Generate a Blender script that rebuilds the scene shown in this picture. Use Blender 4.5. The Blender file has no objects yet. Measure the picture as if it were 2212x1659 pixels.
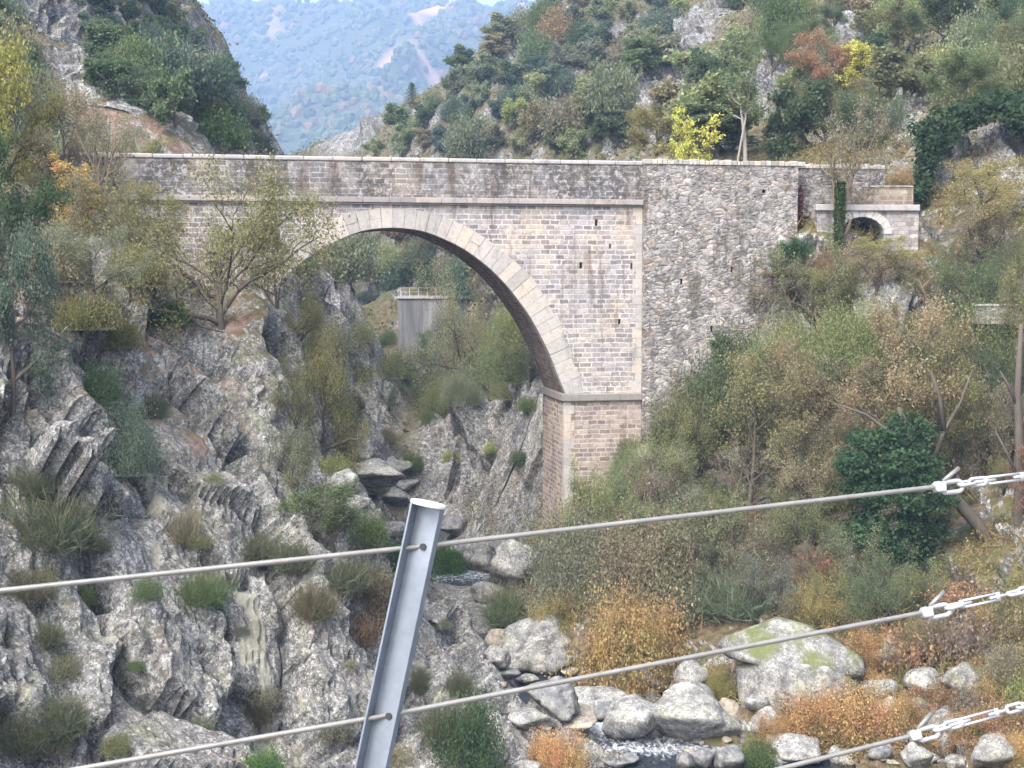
import bpy, bmesh, math, random
import numpy as np
from mathutils import Vector, Matrix, Euler
from mathutils.bvhtree import BVHTree
from mathutils.geometry import tessellate_polygon

random.seed(7)
RNG = np.random.default_rng(7)
scene = bpy.context.scene
COL = scene.collection

# ------------------------------------------------------------------ camera and pixel geometry
# photo measured on a 2212 x 1659 grid, horizontal field of view 40 degrees, pitched down 4.33 degrees
FPX = 3039.0
PITCH = math.radians(4.33)
CAM = np.array([0.0, 0.0, 17.0])
FWD = np.array([0, math.cos(PITCH), -math.sin(PITCH)])
UPV = np.array([0, math.sin(PITCH), math.cos(PITCH)])
RGT = np.array([1.0, 0, 0])


def ray(px, py):
    return FWD + RGT * (px - 1106) / FPX + UPV * (829.5 - py) / FPX


def P(px, py, Y):
    r = ray(px, py)
    return CAM + r * (Y / r[1])


cam_d = bpy.data.cameras.new("camera")
cam = bpy.data.objects.new("camera", cam_d)
COL.objects.link(cam)
cam.location = CAM
cam.rotation_euler = (math.pi / 2 - PITCH, 0, 0)
cam_d.sensor_width = 36
cam_d.lens = 18 / math.tan(math.radians(20))
cam_d.clip_start = 0.05
cam_d.clip_end = 12000
scene.camera = cam

# ------------------------------------------------------------------ world, sun, render
SUN_EL, SUN_AZ = math.radians(52), math.radians(215)   # azimuth measured clockwise from +Y
world = bpy.data.worlds.new("World")
scene.world = world
world.use_nodes = True
wn = world.node_tree
wn.nodes.clear()
wo = wn.nodes.new("ShaderNodeOutputWorld")
wb = wn.nodes.new("ShaderNodeBackground")
ws = wn.nodes.new("ShaderNodeTexSky")
ws.sky_type = 'NISHITA'
ws.sun_disc = False
ws.sun_elevation = SUN_EL
ws.sun_rotation = SUN_AZ
ws.air_density = 1.0
ws.dust_density = 5.0
ws.ozone_density = 1.0
wb.inputs[1].default_value = 0.15
whs = wn.nodes.new("ShaderNodeHueSaturation")      # overcast: the sky keeps only part of its blue
whs.inputs["Saturation"].default_value = 0.55
wn.links.new(ws.outputs[0], whs.inputs["Color"])
wn.links.new(whs.outputs[0], wb.inputs[0])
wn.links.new(wb.outputs[0], wo.inputs[0])
sd = bpy.data.lights.new("sun", 'SUN')
sd.energy = 1.25
sd.angle = math.radians(35)
sd.color = (1.0, 0.96, 0.90)
so = bpy.data.objects.new("sun", sd)
COL.objects.link(so)
sdir = Vector((math.sin(SUN_AZ) * math.cos(SUN_EL), math.cos(SUN_AZ) * math.cos(SUN_EL), math.sin(SUN_EL)))
so.rotation_euler = sdir.to_track_quat('Z', 'Y').to_euler()
so.location = (0, 0, 60)
scene.view_settings.view_transform = 'Standard'
scene.view_settings.look = 'None'
scene.view_settings.exposure = 1.6
scene.view_settings.gamma = 1
scene.render.engine = 'CYCLES'
cy = scene.cycles
cy.use_denoising = True
cy.denoising_prefilter = 'ACCURATE'
cy.max_bounces = 5
cy.diffuse_bounces = 3
cy.glossy_bounces = 2
cy.transmission_bounces = 3
cy.transparent_max_bounces = 6
cy.volume_bounces = 2
cy.caustics_reflective = False
cy.caustics_refractive = False


# ------------------------------------------------------------------ numpy noise
def _hash(ix, iy, iz, s):
    h = (ix.astype(np.int64) * 374761393 + iy.astype(np.int64) * 668265263 + iz.astype(np.int64) * 2147483647 + s * 1274126177) & 0xFFFFFFFF
    h = ((h ^ (h >> 13)) * 1274126177) & 0xFFFFFFFF
    h = ((h ^ (h >> 16)) * 2246822519) & 0xFFFFFFFF
    return ((h ^ (h >> 15)) & 0xFFFFFF) / float(0xFFFFFF)


def vnoise(p, seed=0):
    i = np.floor(p)
    f = p - i
    u = f * f * f * (f * (f * 6 - 15) + 10)
    i = i.astype(np.int64)
    r = 0
    for dx in (0, 1):
        wx = u[:, 0] if dx else 1 - u[:, 0]
        for dy in (0, 1):
            wy = u[:, 1] if dy else 1 - u[:, 1]
            for dz in (0, 1):
                wz = u[:, 2] if dz else 1 - u[:, 2]
                r = r + wx * wy * wz * _hash(i[:, 0] + dx, i[:, 1] + dy, i[:, 2] + dz, seed)
    return r * 2 - 1


def fbm(p, oct=4, seed=0, gain=0.5):
    a, s, t = 1.0, 0, 0
    for k in range(oct):
        s = s + a * vnoise(p * (2.03 ** k) + 17.3 * k, seed + k)
        t += a
        a *= gain
    return s / t


def cells(p, seed=0, tilt=0.6):
    """faceted blocks: nearest jittered seed gives each point a tilted plane; returns height, edge distance"""
    i = np.floor(p).astype(np.int64)
    n = len(p)
    best = np.full(n, 1e9)
    sec = np.full(n, 1e9)
    val = np.zeros(n)
    for dx in (-1, 0, 1):
        for dy in (-1, 0, 1):
            for dz in (-1, 0, 1):
                c = i + np.array([dx, dy, dz])
                q = np.stack([_hash(c[:, 0], c[:, 1], c[:, 2], seed + k) for k in range(3)], 1)
                d = p - (c + q)
                dist = (d * d).sum(1)
                g = np.stack([_hash(c[:, 0], c[:, 1], c[:, 2], seed + 10 + k) for k in range(4)], 1) - 0.5
                v = g[:, 3] + tilt * (d * g[:, :3]).sum(1) * 2
                m = dist < best
                sec = np.where(m, best, np.minimum(sec, dist))
                val = np.where(m, v, val)
                best = np.where(m, dist, best)
    return val, np.sqrt(sec) - np.sqrt(best)


# ------------------------------------------------------------------ object helpers
def mesh_np(name, verts, faces, mats=(), smooth=False, mat_idx=None):
    """verts (n,3) array; faces an (m,k) array or a list of tuples"""
    me = bpy.data.meshes.new(name)
    verts = np.asarray(verts, dtype=np.float32)
    if isinstance(faces, np.ndarray):
        k = faces.shape[1]
        me.vertices.add(len(verts))
        me.vertices.foreach_set("co", verts.ravel())
        me.loops.add(faces.size)
        me.loops.foreach_set("vertex_index", faces.astype(np.int32).ravel())
        me.polygons.add(len(faces))
        me.polygons.foreach_set("loop_start", np.arange(0, faces.size, k, dtype=np.int32))
        me.polygons.foreach_set("loop_total", np.full(len(faces), k, dtype=np.int32))
        me.update(calc_edges=True)
        me.validate()
    else:
        me.from_pydata([tuple(v) for v in verts], [], faces)
        me.update()
    for m in mats:
        me.materials.append(m)
    if mat_idx is not None:
        me.polygons.foreach_set("material_index", np.asarray(mat_idx, dtype=np.int32))
    me.polygons.foreach_set("use_smooth", np.full(len(me.polygons), smooth))
    return me


def link(name, me, parent=None, color=None):
    o = bpy.data.objects.new(name, me)
    COL.objects.link(o)
    if parent is not None:
        o.parent = parent
    if color is not None:
        o.color = color
    return o


def tag(o, label=None, cat=None, group=None, kind=None):
    if label:
        o["label"] = label
    if cat:
        o["category"] = cat
    if group:
        o["group"] = group
    if kind:
        o["kind"] = kind
    return o


def empty(name, loc=(0, 0, 0), mat=None):
    o = bpy.data.objects.new(name, None)
    COL.objects.link(o)
    o.empty_display_size = 0.2
    if mat is not None:
        o.matrix_world = mat
    else:
        o.location = loc
    return o


class MB:
    """collects boxes, tubes and prisms into one mesh"""

    def __init__(self):
        self.v = []
        self.f = []

    def add(self, vs, fs):
        b = len(self.v)
        self.v += [tuple(v) for v in vs]
        self.f += [tuple(b + i for i in f) for f in fs]

    def box(self, x0, x1, y0, y1, z0, z1):
        vs = [(x, y, z) for x in (x0, x1) for y in (y0, y1) for z in (z0, z1)]
        self.add(vs, [(0, 1, 3, 2), (4, 6, 7, 5), (0, 4, 5, 1), (2, 3, 7, 6), (0, 2, 6, 4), (1, 5, 7, 3)])

    def tube(self, pts, rad, n=8, cap=True, closed=False):
        pts = [Vector(p) for p in pts]
        if not hasattr(rad, '__len__'):
            rad = [rad] * len(pts)
        b = len(self.v)
        m = len(pts)
        prev = None
        for i, p in enumerate(pts):
            if closed:
                t = pts[(i + 1) % m] - pts[i - 1]
            else:
                t = pts[min(i + 1, m - 1)] - pts[max(i - 1, 0)]
            t.normalize()
            if prev is None:
                a = t.orthogonal().normalized()
            else:
                a = (prev - t * prev.dot(t))
                a = a.normalized() if a.length > 1e-6 else t.orthogonal().normalized()
            prev = a
            c = t.cross(a)
            for k in range(n):
                th = 2 * math.pi * k / n
                self.v.append(tuple(p + (a * math.cos(th) + c * math.sin(th)) * rad[i]))
        for i in range(m if closed else m - 1):
            j = (i + 1) % m
            for k in range(n):
                k2 = (k + 1) % n
                self.f.append((b + i * n + k, b + i * n + k2, b + j * n + k2, b + j * n + k))
        if cap and not closed:
            self.f.append(tuple(b + k for k in reversed(range(n))))
            self.f.append(tuple(b + (m - 1) * n + k for k in range(n)))

    def mesh(self, name, mat, smooth=False):
        return mesh_np(name, np.array(self.v), self.f, (mat,), smooth)

    def build(self, name, mat, parent=None, smooth=False, bevel=0):
        me = self.mesh(name, mat, smooth)
        o = link(name, me, parent)
        if bevel:
            b = o.modifiers.new("bevel", 'BEVEL')
            b.width = bevel
            b.segments = 2
            b.limit_method = 'ANGLE'
        return o


# ------------------------------------------------------------------ node helpers
class NT:
    def __init__(self, name):
        self.mat = bpy.data.materials.new(name)
        self.mat.use_nodes = True
        self.t = self.mat.node_tree
        self.t.nodes.clear()
        self.out = self.t.nodes.new("ShaderNodeOutputMaterial")

    def n(self, kind, **kw):
        nd = self.t.nodes.new("ShaderNode" + kind)
        for k, v in kw.items():
            setattr(nd, k, v)
        return nd

    def set(self, sock, v):
        if hasattr(v, 'is_linked') or isinstance(v, bpy.types.NodeSocket):
            self.t.links.new(v, sock)
        elif isinstance(v, (tuple, list)) and sock.type == 'RGBA' and len(v) == 3:
            sock.default_value = (*v, 1)
        else:
            sock.default_value = v

    def coord(self, out="Object"):
        return self.n("TexCoord").outputs[out]

    def mapping(self, vec, scale=(1, 1, 1), rot=(0, 0, 0), loc=(0, 0, 0)):
        m = self.n("Mapping")
        self.set(m.inputs[0], vec)
        m.inputs[1].default_value = loc
        m.inputs[2].default_value = rot
        m.inputs[3].default_value = scale
        return m.outputs[0]

    def noise(self, vec, scale, detail=4, rough=0.55, dist=0.0):
        m = self.n("TexNoise")
        self.set(m.inputs["Vector"], vec)
        m.inputs["Scale"].default_value = scale
        m.inputs["Detail"].default_value = detail
        m.inputs["Roughness"].default_value = rough
        m.inputs["Distortion"].default_value = dist
        return m.outputs["Fac"]

    def noise_color(self, vec, scale):
        """small signed vector for warping"""
        m = self.n("TexNoise")
        self.set(m.inputs["Vector"], vec)
        m.inputs["Scale"].default_value = scale
        m.inputs["Detail"].default_value = 3
        v = self.vmath('SUBTRACT', m.outputs["Color"], (0.5, 0.5, 0.5))
        v2 = self.n("VectorMath", operation='SCALE')
        self.set(v2.inputs[0], v)
        v2.inputs["Scale"].default_value = 0.22
        return v2.outputs[0]

    def voro(self, vec, scale, feature='F1', out="Distance", rand=1.0):
        m = self.n("TexVoronoi", feature=feature)
        self.set(m.inputs["Vector"], vec)
        m.inputs["Scale"].default_value = scale
        m.inputs["Randomness"].default_value = rand
        return m.outputs[out]

    def ramp(self, fac, stops, interp='LINEAR'):
        r = self.n("ValToRGB")
        r.color_ramp.interpolation = interp
        els = r.color_ramp.elements
        while len(els) < len(stops):
            els.new(0.5)
        for e, (p, c) in zip(els, stops):
            e.position = p
            e.color = (c, c, c, 1) if not hasattr(c, '__len__') else (*c, 1)
        self.set(r.inputs[0], fac)
        return r.outputs[0]

    def mix(self, fac, a, b, mode='MIX'):
        m = self.n("Mix", data_type='RGBA', blend_type=mode)
        self.set(m.inputs[0], fac)
        self.set(m.inputs[6], a)
        self.set(m.inputs[7], b)
        return m.outputs[2]

    def mixf(self, fac, a, b):
        m = self.n("Mix", data_type='FLOAT')
        self.set(m.inputs[0], fac)
        self.set(m.inputs[2], a)
        self.set(m.inputs[3], b)
        return m.outputs[0]

    def math(self, op, a, b=0.0, c=0.0, clamp=False):
        m = self.n("Math", operation=op, use_clamp=clamp)
        self.set(m.inputs[0], a)
        self.set(m.inputs[1], b)
        self.set(m.inputs[2], c)
        return m.outputs[0]

    def vmath(self, op, a, b=(0, 0, 0)):
        m = self.n("VectorMath", operation=op)
        self.set(m.inputs[0], a)
        if op == 'SCALE':
            m.inputs["Scale"].default_value = 1.0
        self.set(m.inputs[1], b)
        return m.outputs[0]

    def bump(self, h, strength=0.5, dist=0.05):
        b = self.n("Bump")
        b.inputs["Strength"].default_value = strength
        b.inputs["Distance"].default_value = dist
        self.set(b.inputs["Height"], h)
        return b.outputs[0]

    def principled(self, color, rough=0.9, normal=None, metallic=0.0, spec=0.3):
        p = self.n("BsdfPrincipled")
        self.set(p.inputs["Base Color"], color)
        self.set(p.inputs["Roughness"], rough)
        self.set(p.inputs["Metallic"], metallic)
        p.inputs["Specular IOR Level"].default_value = spec
        if normal is not None:
            self.set(p.inputs["Normal"], normal)
        self.t.links.new(p.outputs[0], self.out.inputs[0])
        return p
# ------------------------------------------------------------------ materials: rock, soil, water
def rock_material(name, attr=False, moss=0.5, soil=None, tint=(1, 1, 1), scale=1.0, lichen=1.0, soil_lo=0.62, moss_lo=0.56, wet=False):
    m = NT(name)
    co = m.coord()
    if scale != 1.0:
        co = m.mapping(co, (scale,) * 3)
    big = m.noise(co, 0.35, 5, 0.6, 0.3)
    mid = m.noise(co, 1.7, 6, 0.65, 0.4)
    fine = m.noise(co, 7.0, 5, 0.7)
    col = m.ramp(mid, [(0.28, (0.095, 0.092, 0.088)), (0.45, (0.18, 0.175, 0.17)), (0.58, (0.25, 0.245, 0.235)), (0.75, (0.36, 0.35, 0.335))])
    warm = m.ramp(big, [(0.42, (0.92, 0.93, 0.97)), (0.5, (1.0, 1.0, 1.0)), (0.62, (1.05, 1.0, 0.90))])
    col = m.mix(1.0, col, warm, 'MULTIPLY')
    # pale and dark lichen flecks, each with an edge of its own
    wco = m.vmath('ADD', co, m.vmath('SCALE', m.noise_color(co, 9.0)))
    vs = m.n("SeparateColor")
    m.set(vs.inputs[0], m.voro(wco, 9.0, 'F1', "Color"))
    vs2 = m.n("SeparateColor")
    m.set(vs2.inputs[0], m.voro(wco, 20.0, 'F1', "Color"))
    dens = m.ramp(m.noise(co, 1.3, 5, 0.7, 0.5), [(0.35, 0.0), (0.65, 0.34)])
    w1 = m.math('GREATER_THAN', m.math('ADD', vs.outputs[0], dens), 1.0)
    w2 = m.math('GREATER_THAN', m.math('ADD', vs2.outputs[0], dens), 0.98)
    pale = m.mix(vs2.outputs[1], (0.44, 0.445, 0.42), (0.66, 0.66, 0.62))
    col = m.mix(m.math('MULTIPLY', m.math('MAXIMUM', w1, w2), 0.52 * lichen), col, pale)
    dd = m.ramp(m.noise(co, 1.1, 5, 0.7, 0.5), [(0.35, 0.34), (0.65, 0.02)])
    d1 = m.math('GREATER_THAN', m.math('ADD', vs.outputs[1], dd), 1.0)
    d2 = m.math('GREATER_THAN', m.math('ADD', vs2.outputs[2], dd), 1.0)
    col = m.mix(m.math('MULTIPLY', m.math('MAXIMUM', d1, d2), 0.68 * lichen), col, (0.06, 0.058, 0.055))
    gl = m.ramp(m.noise(co, 0.9, 4, 0.7, 1.0), [(0.60, 0.0), (0.68, 1.0)])
    col = m.mix(m.math('MULTIPLY', gl, 0.45), col, (0.33, 0.34, 0.20))
    # vertical weather streaks
    st = m.noise(m.mapping(co, (1.5, 1.5, 0.16)), 1.6, 4, 0.6, 0.2)
    col = m.mix(1.0, col, m.ramp(st, [(0.35, 0.72), (0.5, 1.0), (0.68, 1.15)]), 'MULTIPLY')
    col = m.mix(1.0, col, tint, 'MULTIPLY')
    nz = m.n("SeparateXYZ")
    geo = m.n("NewGeometry")
    m.set(nz.inputs[0], geo.outputs["Normal"])
    up = nz.outputs[2]
    if soil is not None:
        s = m.math('ADD', m.math('MULTIPLY', up, 1.0), m.math('MULTIPLY', m.math('SUBTRACT', m.noise(co, 0.8, 5, 0.6), 0.5), 1.3))
        f = m.ramp(s, [(soil_lo, 0.0), (soil_lo + 0.18, 1.0)])
        if attr:
            a = m.n("Attribute")
            a.attribute_name = "soil"
            f = m.math('MULTIPLY', f, a.outputs["Fac"])
        sc = m.mix(m.ramp(m.noise(co, 3.0, 5, 0.7), [(0.4, 0.0), (0.62, 1.0)]), soil, tuple(min(1, c * 1.9 + 0.02) for c in soil))
        sc = m.mix(m.ramp(m.noise(co, 0.6, 3, 0.6), [(0.45, 0.0), (0.62, 0.7)]), sc, (0.07, 0.085, 0.03))
        col = m.mix(f, col, sc)
    if attr:
        fa = m.n("Attribute")
        fa.attribute_name = "fresh"
        fm = m.ramp(m.math('ADD', fa.outputs["Fac"], m.math('MULTIPLY', m.math('SUBTRACT', m.noise(co, 3.5, 4, 0.7), 0.5), 0.9)), [(0.55, 0.0), (0.72, 0.7)])
        col = m.mix(fm, col, m.mix(m.noise(co, 5, 4, 0.7), (0.22, 0.215, 0.165), (0.34, 0.33, 0.26)))
    mo = m.math('MULTIPLY', m.ramp(m.noise(co, 0.75, 5, 0.65, 0.5), [(moss_lo, 0.0), (moss_lo + 0.14, 1.0)]), m.ramp(up, [(0.25, 0.0), (0.6, 1.0)]))
    mc = m.mix(m.noise(co, 6.0, 4, 0.7), (0.075, 0.092, 0.032), (0.16, 0.18, 0.065))
    col = m.mix(m.math('MULTIPLY', mo, moss), col, mc)
    if wet:
        pz = m.n("SeparateXYZ")
        m.set(pz.inputs[0], geo.outputs["Position"])
        wz = m.math('ADD', pz.outputs[2], m.math('MULTIPLY', m.math('SUBTRACT', m.noise(co, 2.0, 3, 0.6), 0.5), 0.3))
        col = m.mix(m.ramp(wz, [(0.10, 0.62), (0.26, 0.0)]), col, (0.05, 0.047, 0.042))
    h = m.math('ADD', m.math('MULTIPLY', mid, 0.6), m.math('MULTIPLY', fine, 0.4))
    m.principled(col, 0.95, m.bump(h, 0.8, 0.12 / scale), spec=0.15)
    return m.mat


M_CLIFF = rock_material("cliff_rock", attr=True, moss=0.35, soil=(0.115, 0.075, 0.058), tint=(0.84, 0.85, 0.86), soil_lo=0.46)
M_BANK = rock_material("bank_ground", attr=True, moss=0.3, soil=(0.075, 0.055, 0.033), soil_lo=0.42)
M_HILL = rock_material("hill_ground", attr=True, moss=0.2, soil=(0.075, 0.062, 0.038), scale=0.6, soil_lo=0.34, tint=(0.85, 0.85, 0.88))
M_BOULDER = rock_material("boulder_stone", moss=0.35, tint=(1.10, 1.11, 1.10), scale=1.4, lichen=0.65, wet=True)
M_MOSSY = rock_material("mossy_boulder_stone", moss=0.9, tint=(1.0, 1.0, 1.0), scale=1.0, lichen=0.6, moss_lo=0.43)


def water_material():
    m = NT("river_water")
    co = m.coord()
    flow = m.mapping(co, (1.0, 0.45, 1.0))
    n1 = m.noise(flow, 2.2, 5, 0.6, 0.8)
    n2 = m.noise(flow, 7.0, 4, 0.6, 0.5)
    a = m.n("Attribute")
    a.attribute_name = "foam"
    f = m.math('ADD', m.noise(flow, 5.5, 8, 0.78, 0.6), m.math('MULTIPLY', a.outputs["Fac"], 0.30))
    foam = m.ramp(f, [(0.62, 0.0), (0.72, 0.35), (0.86, 1.0)])
    col = m.mix(foam, (0.024, 0.032, 0.042), (0.72, 0.75, 0.8))
    rough = m.ramp(foam, [(0.0, 0.06), (1.0, 0.7)])
    h = m.math('ADD', m.math('MULTIPLY', n1, 0.7), m.math('MULTIPLY', n2, 0.3))
    m.principled(col, rough, m.bump(h, 0.9, 0.35), spec=0.5)
    return m.mat


M_WATER = water_material()

# ------------------------------------------------------------------ terrain heights from measured pixels
CTRL = []   # X, Y, Z


def cp(px, py, Y):
    q = P(px, py, Y)
    CTRL.append((q[0], q[1], q[2]))


for a in [  # left cliff: from the frame edge across to the gorge
    (-150, 620, 60), (-150, 900, 44), (-150, 1300, 38), (-150, 1700, 34),
    (0, 560, 60), (0, 690, 51), (0, 850, 46), (0, 1000, 44), (0, 1300, 41), (0, 1659, 37.5), (0, 1900, 33),
    (250, 440, 66), (250, 600, 60), (200, 720, 53), (250, 850, 50), (250, 1000, 48), (250, 1130, 45), (250, 1300, 43.5), (250, 1659, 39.5), (250, 1900, 35),
    (420, 690, 61), (500, 735, 58.5), (400, 800, 54), (440, 960, 52), (450, 1150, 48), (450, 1400, 45.5), (450, 1659, 42), (450, 1900, 37),
    (545, 735, 58.5), (575, 800, 58.5), (620, 960, 56.5), (620, 1150, 51.5), (640, 1300, 48.5), (640, 1500, 46), (640, 1659, 44),
    (640, 780, 61), (690, 1000, 60),
    (800, 1200, 54), (800, 1400, 50), (800, 1659, 46), (800, 1900, 40),
    (930, 1225, 57), (1005, 1255, 58), (900, 1450, 52), (1020, 1400, 56.5), (960, 1659, 48), (980, 1520, 51.5),
    (1060, 1560, 51.5), (1080, 1700, 47),
    # ground rising left of the bridge end
    (150, 430, 74), (0, 400, 72), (-150, 350, 70), (-400, 300, 64), (-400, 900, 40), (-500, 1500, 32),
    # right bank
    (1240, 1140, 66.5), (1270, 1250, 63), (1180, 1330, 63), (1380, 960, 69), (1520, 835, 69), (1640, 700, 69.6), (1720, 545, 69.2),
    (1400, 1240, 62), (1520, 1050, 66.5), (1700, 1230, 60), (1700, 980, 66), (1980, 960, 65), (2000, 1230, 58), (2212, 960, 61), (2212, 1230, 55.5),
    (2212, 1450, 50.5), (2212, 1659, 45.5), (2212, 1900, 38), (1900, 1460, 53), (2000, 1659, 47), (1650, 1570, 50.5), (1560, 1500, 54), (1330, 1470, 58.5), (1750, 1659, 47.5),
    (2212, 690, 65.2), (2100, 700, 66.5), (1950, 590, 67.8), (1850, 600, 67.6), (1862, 552, 69.0), (1780, 552, 69.0), (1965, 570, 69.0), (1862, 640, 67.0), (1990, 430, 72), (2060, 430, 71), (2212, 520, 68), (2212, 400, 71), (2212, 250, 78), (2400, 600, 62), (2400, 1200, 50), (2500, 300, 74),
    # gorge behind the bridge, right side
    (1150, 1120, 84), (1060, 1130, 93), (1120, 980, 86), (1170, 850, 84), (1060, 880, 93), (960, 900, 102), (900, 960, 106), (1180, 640, 96), (1060, 700, 112),
    (960, 780, 125), (900, 745, 139), (980, 640, 150), (1100, 560, 130), (880, 560, 185), (800, 530, 200), (1000, 520, 170),
    # gorge behind the bridge, left side
    (700, 640, 96), (740, 780, 97), (720, 920, 88), (840, 870, 120), (780, 960, 112), (800, 700, 118), (850, 640, 150), (740, 560, 116), (700, 1010, 80),
    (600, 600, 84),
    # right hillside above the bridge
    (1400, 345, 108), (1200, 345, 140), (1000, 345, 172), (830, 335, 225), (900, 240, 235), (1000, 150, 245), (1100, 80, 252), (1185, 20, 262), (1300, -90, 270),
    (1400, 150, 175), (1250, 230, 190), (1500, 40, 175), (1600, 300, 98), (1750, 300, 92), (1700, 120, 122), (1900, 290, 88), (1950, 100, 112), (2212, 60, 104),
    (1500, -200, 230), (1800, -150, 170), (2212, -200, 140), (2600, -200, 130), (2600, 100, 96), (1560, 200, 120), (1450, 280, 128),
    # left hillside
    (590, 330, 178), (545, 255, 168), (490, 180, 160), (440, 115, 156), (335, 0, 152), (260, -90, 150), (200, 0, 130), (100, 130, 112), (200, 250, 106), (320, 310, 104), (430, 290, 125), (340, 180, 132),
    (0, 0, 104), (0, 250, 84), (-200, -50, 100), (-300, 200, 78), (100, -200, 140), (-200, -300, 120), (480, 320, 140), (700, 345, 250), (760, 285, 262), (640, 335, 255)]:
    cp(*a)
RIVER = [(16, 26), (12.5, 36), (7.2, 46), (4.6, 51), (2.6, 55), (0.9, 58.6), (-0.4, 64.5), (-1.7, 80), (-6, 95), (-9.4, 107), (-13, 129), (-19, 160), (-30, 200)]
for i, (x, y) in enumerate(RIVER):
    w = 3.2 if y < 70 else 4.5
    CTRL += [(x, y, -0.7), (x - w, y, 0.5), (x + w, y, 0.5)]
for (x, y, z) in [(-40, 230, 12), (-60, 300, 8), (-30, 330, 5), (60, 330, 60), (-140, 200, 70), (-90, 130, 60), (20, 400, 20), (-100, 400, 0), (90, 250, 120), (-60, 60, 40), (60, 60, 26), (60, 35, 12), (-40, 30, 6)]:
    CTRL.append((x, y, z))
CT = np.array(CTRL)


def _phi(r2):
    return np.where(r2 > 1e-9, 0.5 * r2 * np.log(r2 + 1e-12), 0.0)


# thin plate in log-depth coordinates, so that near detail and far slopes share one smooth fit
def _q(X, Y):
    Y = np.maximum(Y, 5.0)
    return np.stack([X / Y * 3.0, np.log(Y) * 3.0], 1)


def _fit():
    q = _q(CT[:, 0], CT[:, 1])
    zz = (CT[:, 2] - 17.0) / CT[:, 1]
    d = ((q[:, None] - q[None]) ** 2).sum(2)
    n = len(q)
    A = np.zeros((n + 3, n + 3))
    A[:n, :n] = _phi(d) + np.eye(n) * 2e-3
    A[:n, n] = 1
    A[:n, n + 1:] = q
    A[n:, :n] = A[:n, n:].T
    b = np.zeros(n + 3)
    b[:n] = zz
    return q, np.linalg.solve(A, b)


_QC, _W = _fit()


def H(X, Y):
    X = np.atleast_1d(np.asarray(X, float))
    Y = np.atleast_1d(np.asarray(Y, float))
    out = np.empty(len(X))
    n = len(_QC)
    for s in range(0, len(X), 20000):
        q = _q(X[s:s + 20000], Y[s:s + 20000])
        d = (q * q).sum(1)[:, None] + (_QC * _QC).sum(1)[None] - 2 * q @ _QC.T
        r = _phi(np.maximum(d, 0)) @ _W[:n] + _W[n] + q @ _W[n + 1:]
        out[s:s + 20000] = r * Y[s:s + 20000] + 17.0
    return np.clip(out, -1.6, 170)


def hit(px, py, y0=30.0, y1=420.0):
    """where the ray through a photo pixel meets the smooth ground"""
    ys = np.exp(np.linspace(math.log(y0), math.log(y1), 900))
    r = ray(px, py)
    pts = CAM[None] + r[None] * (ys / r[1])[:, None]
    h = H(pts[:, 0], pts[:, 1])
    k = np.nonzero(pts[:, 2] < h)[0]
    return pts[k[0]] if len(k) else None


# rock exposures (world spots from photo pixels) and crevices
ROCK = []   # x, y, radius


def rock_line(pts, rad):
    for (a, b) in zip(pts[:-1], pts[1:]):
        for t in np.linspace(0, 1, 5):
            h = hit(a[0] + (b[0] - a[0]) * t, a[1] + (b[1] - a[1]) * t)
            if h is not None:
                ROCK.append((h[0], h[1], rad * h[1] / FPX))


rock_line([(1545, 10), (1480, 120), (1400, 220), (1370, 270)], 55)
rock_line([(1655, 190), (1640, 240)], 50)
rock_line([(1830, 60), (1850, 90)], 40)
rock_line([(2000, 200), (1960, 290), (1940, 330)], 45)
rock_line([(2040, 330), (2160, 330)], 60)
rock_line([(90, -20), (140, 130), (170, 230)], 80)
rock_line([(250, 240), (330, 300), (380, 320)], 55)
rock_line([(420, 230), (440, 290)], 40)
rock_line([(740, 300), (780, 290)], 40)
rock_line([(1080, 120), (1110, 100)], 25)
rock_line([(760, 620), (740, 760), (720, 880)], 60)
rock_line([(820, 800), (780, 960)], 50)
rock_line([(960, 930), (1080, 900), (1150, 950)], 60)
rock_line([(950, 1050), (1060, 1060), (1150, 1050)], 70)
RK = np.array(ROCK)


def rockmask(X, Y):
    m = np.zeros(len(X))
    for (x, y, r) in RK:
        m = np.maximum(m, np.clip(1.6 - np.hypot(X - x, (Y - y) * 0.6) / r, 0, 1))
    return m


SOILS = []
for (px, py, rp) in [(420, 770, 60), (330, 790, 60), (470, 900, 40), (60, 760, 70), (90, 850, 50), (200, 720, 80), (190, 880, 35), (520, 740, 50), (300, 730, 80)]:
    w_ = hit(px, py)
    if w_ is not None:
        SOILS.append((w_[0], w_[1], rp * w_[1] / FPX))

CREV = []


def crevice(pts, width, depth):
    w = [hit(*p) for p in pts]
    w = [p for p in w if p is not None]
    CREV.append((np.array(w)[:, :2], width, depth))


crevice([(440, 770), (480, 850), (530, 950), (590, 1060), (640, 1150)], 0.8, 2.2)
crevice([(250, 1230), (300, 1350), (330, 1500)], 0.35, 0.8)
crevice([(90, 1240), (150, 1350), (130, 1500)], 0.5, 0.9)
crevice([(200, 1130), (250, 1240), (215, 1330)], 0.45, 0.8)
crevice([(600, 1230), (640, 1380), (600, 1600)], 0.4, 0.7)
crevice([(850, 1330), (870, 1420), (800, 1500), (790, 1640)], 0.5, 0.9)
crevice([(380, 930), (430, 970), (500, 980)], 0.3, 0.9)
crevice([(410, 1180), (470, 1230), (560, 1240)], 0.3, 0.6)
crevice([(300, 880), (330, 960), (330, 1060)], 0.4, 0.6)


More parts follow.
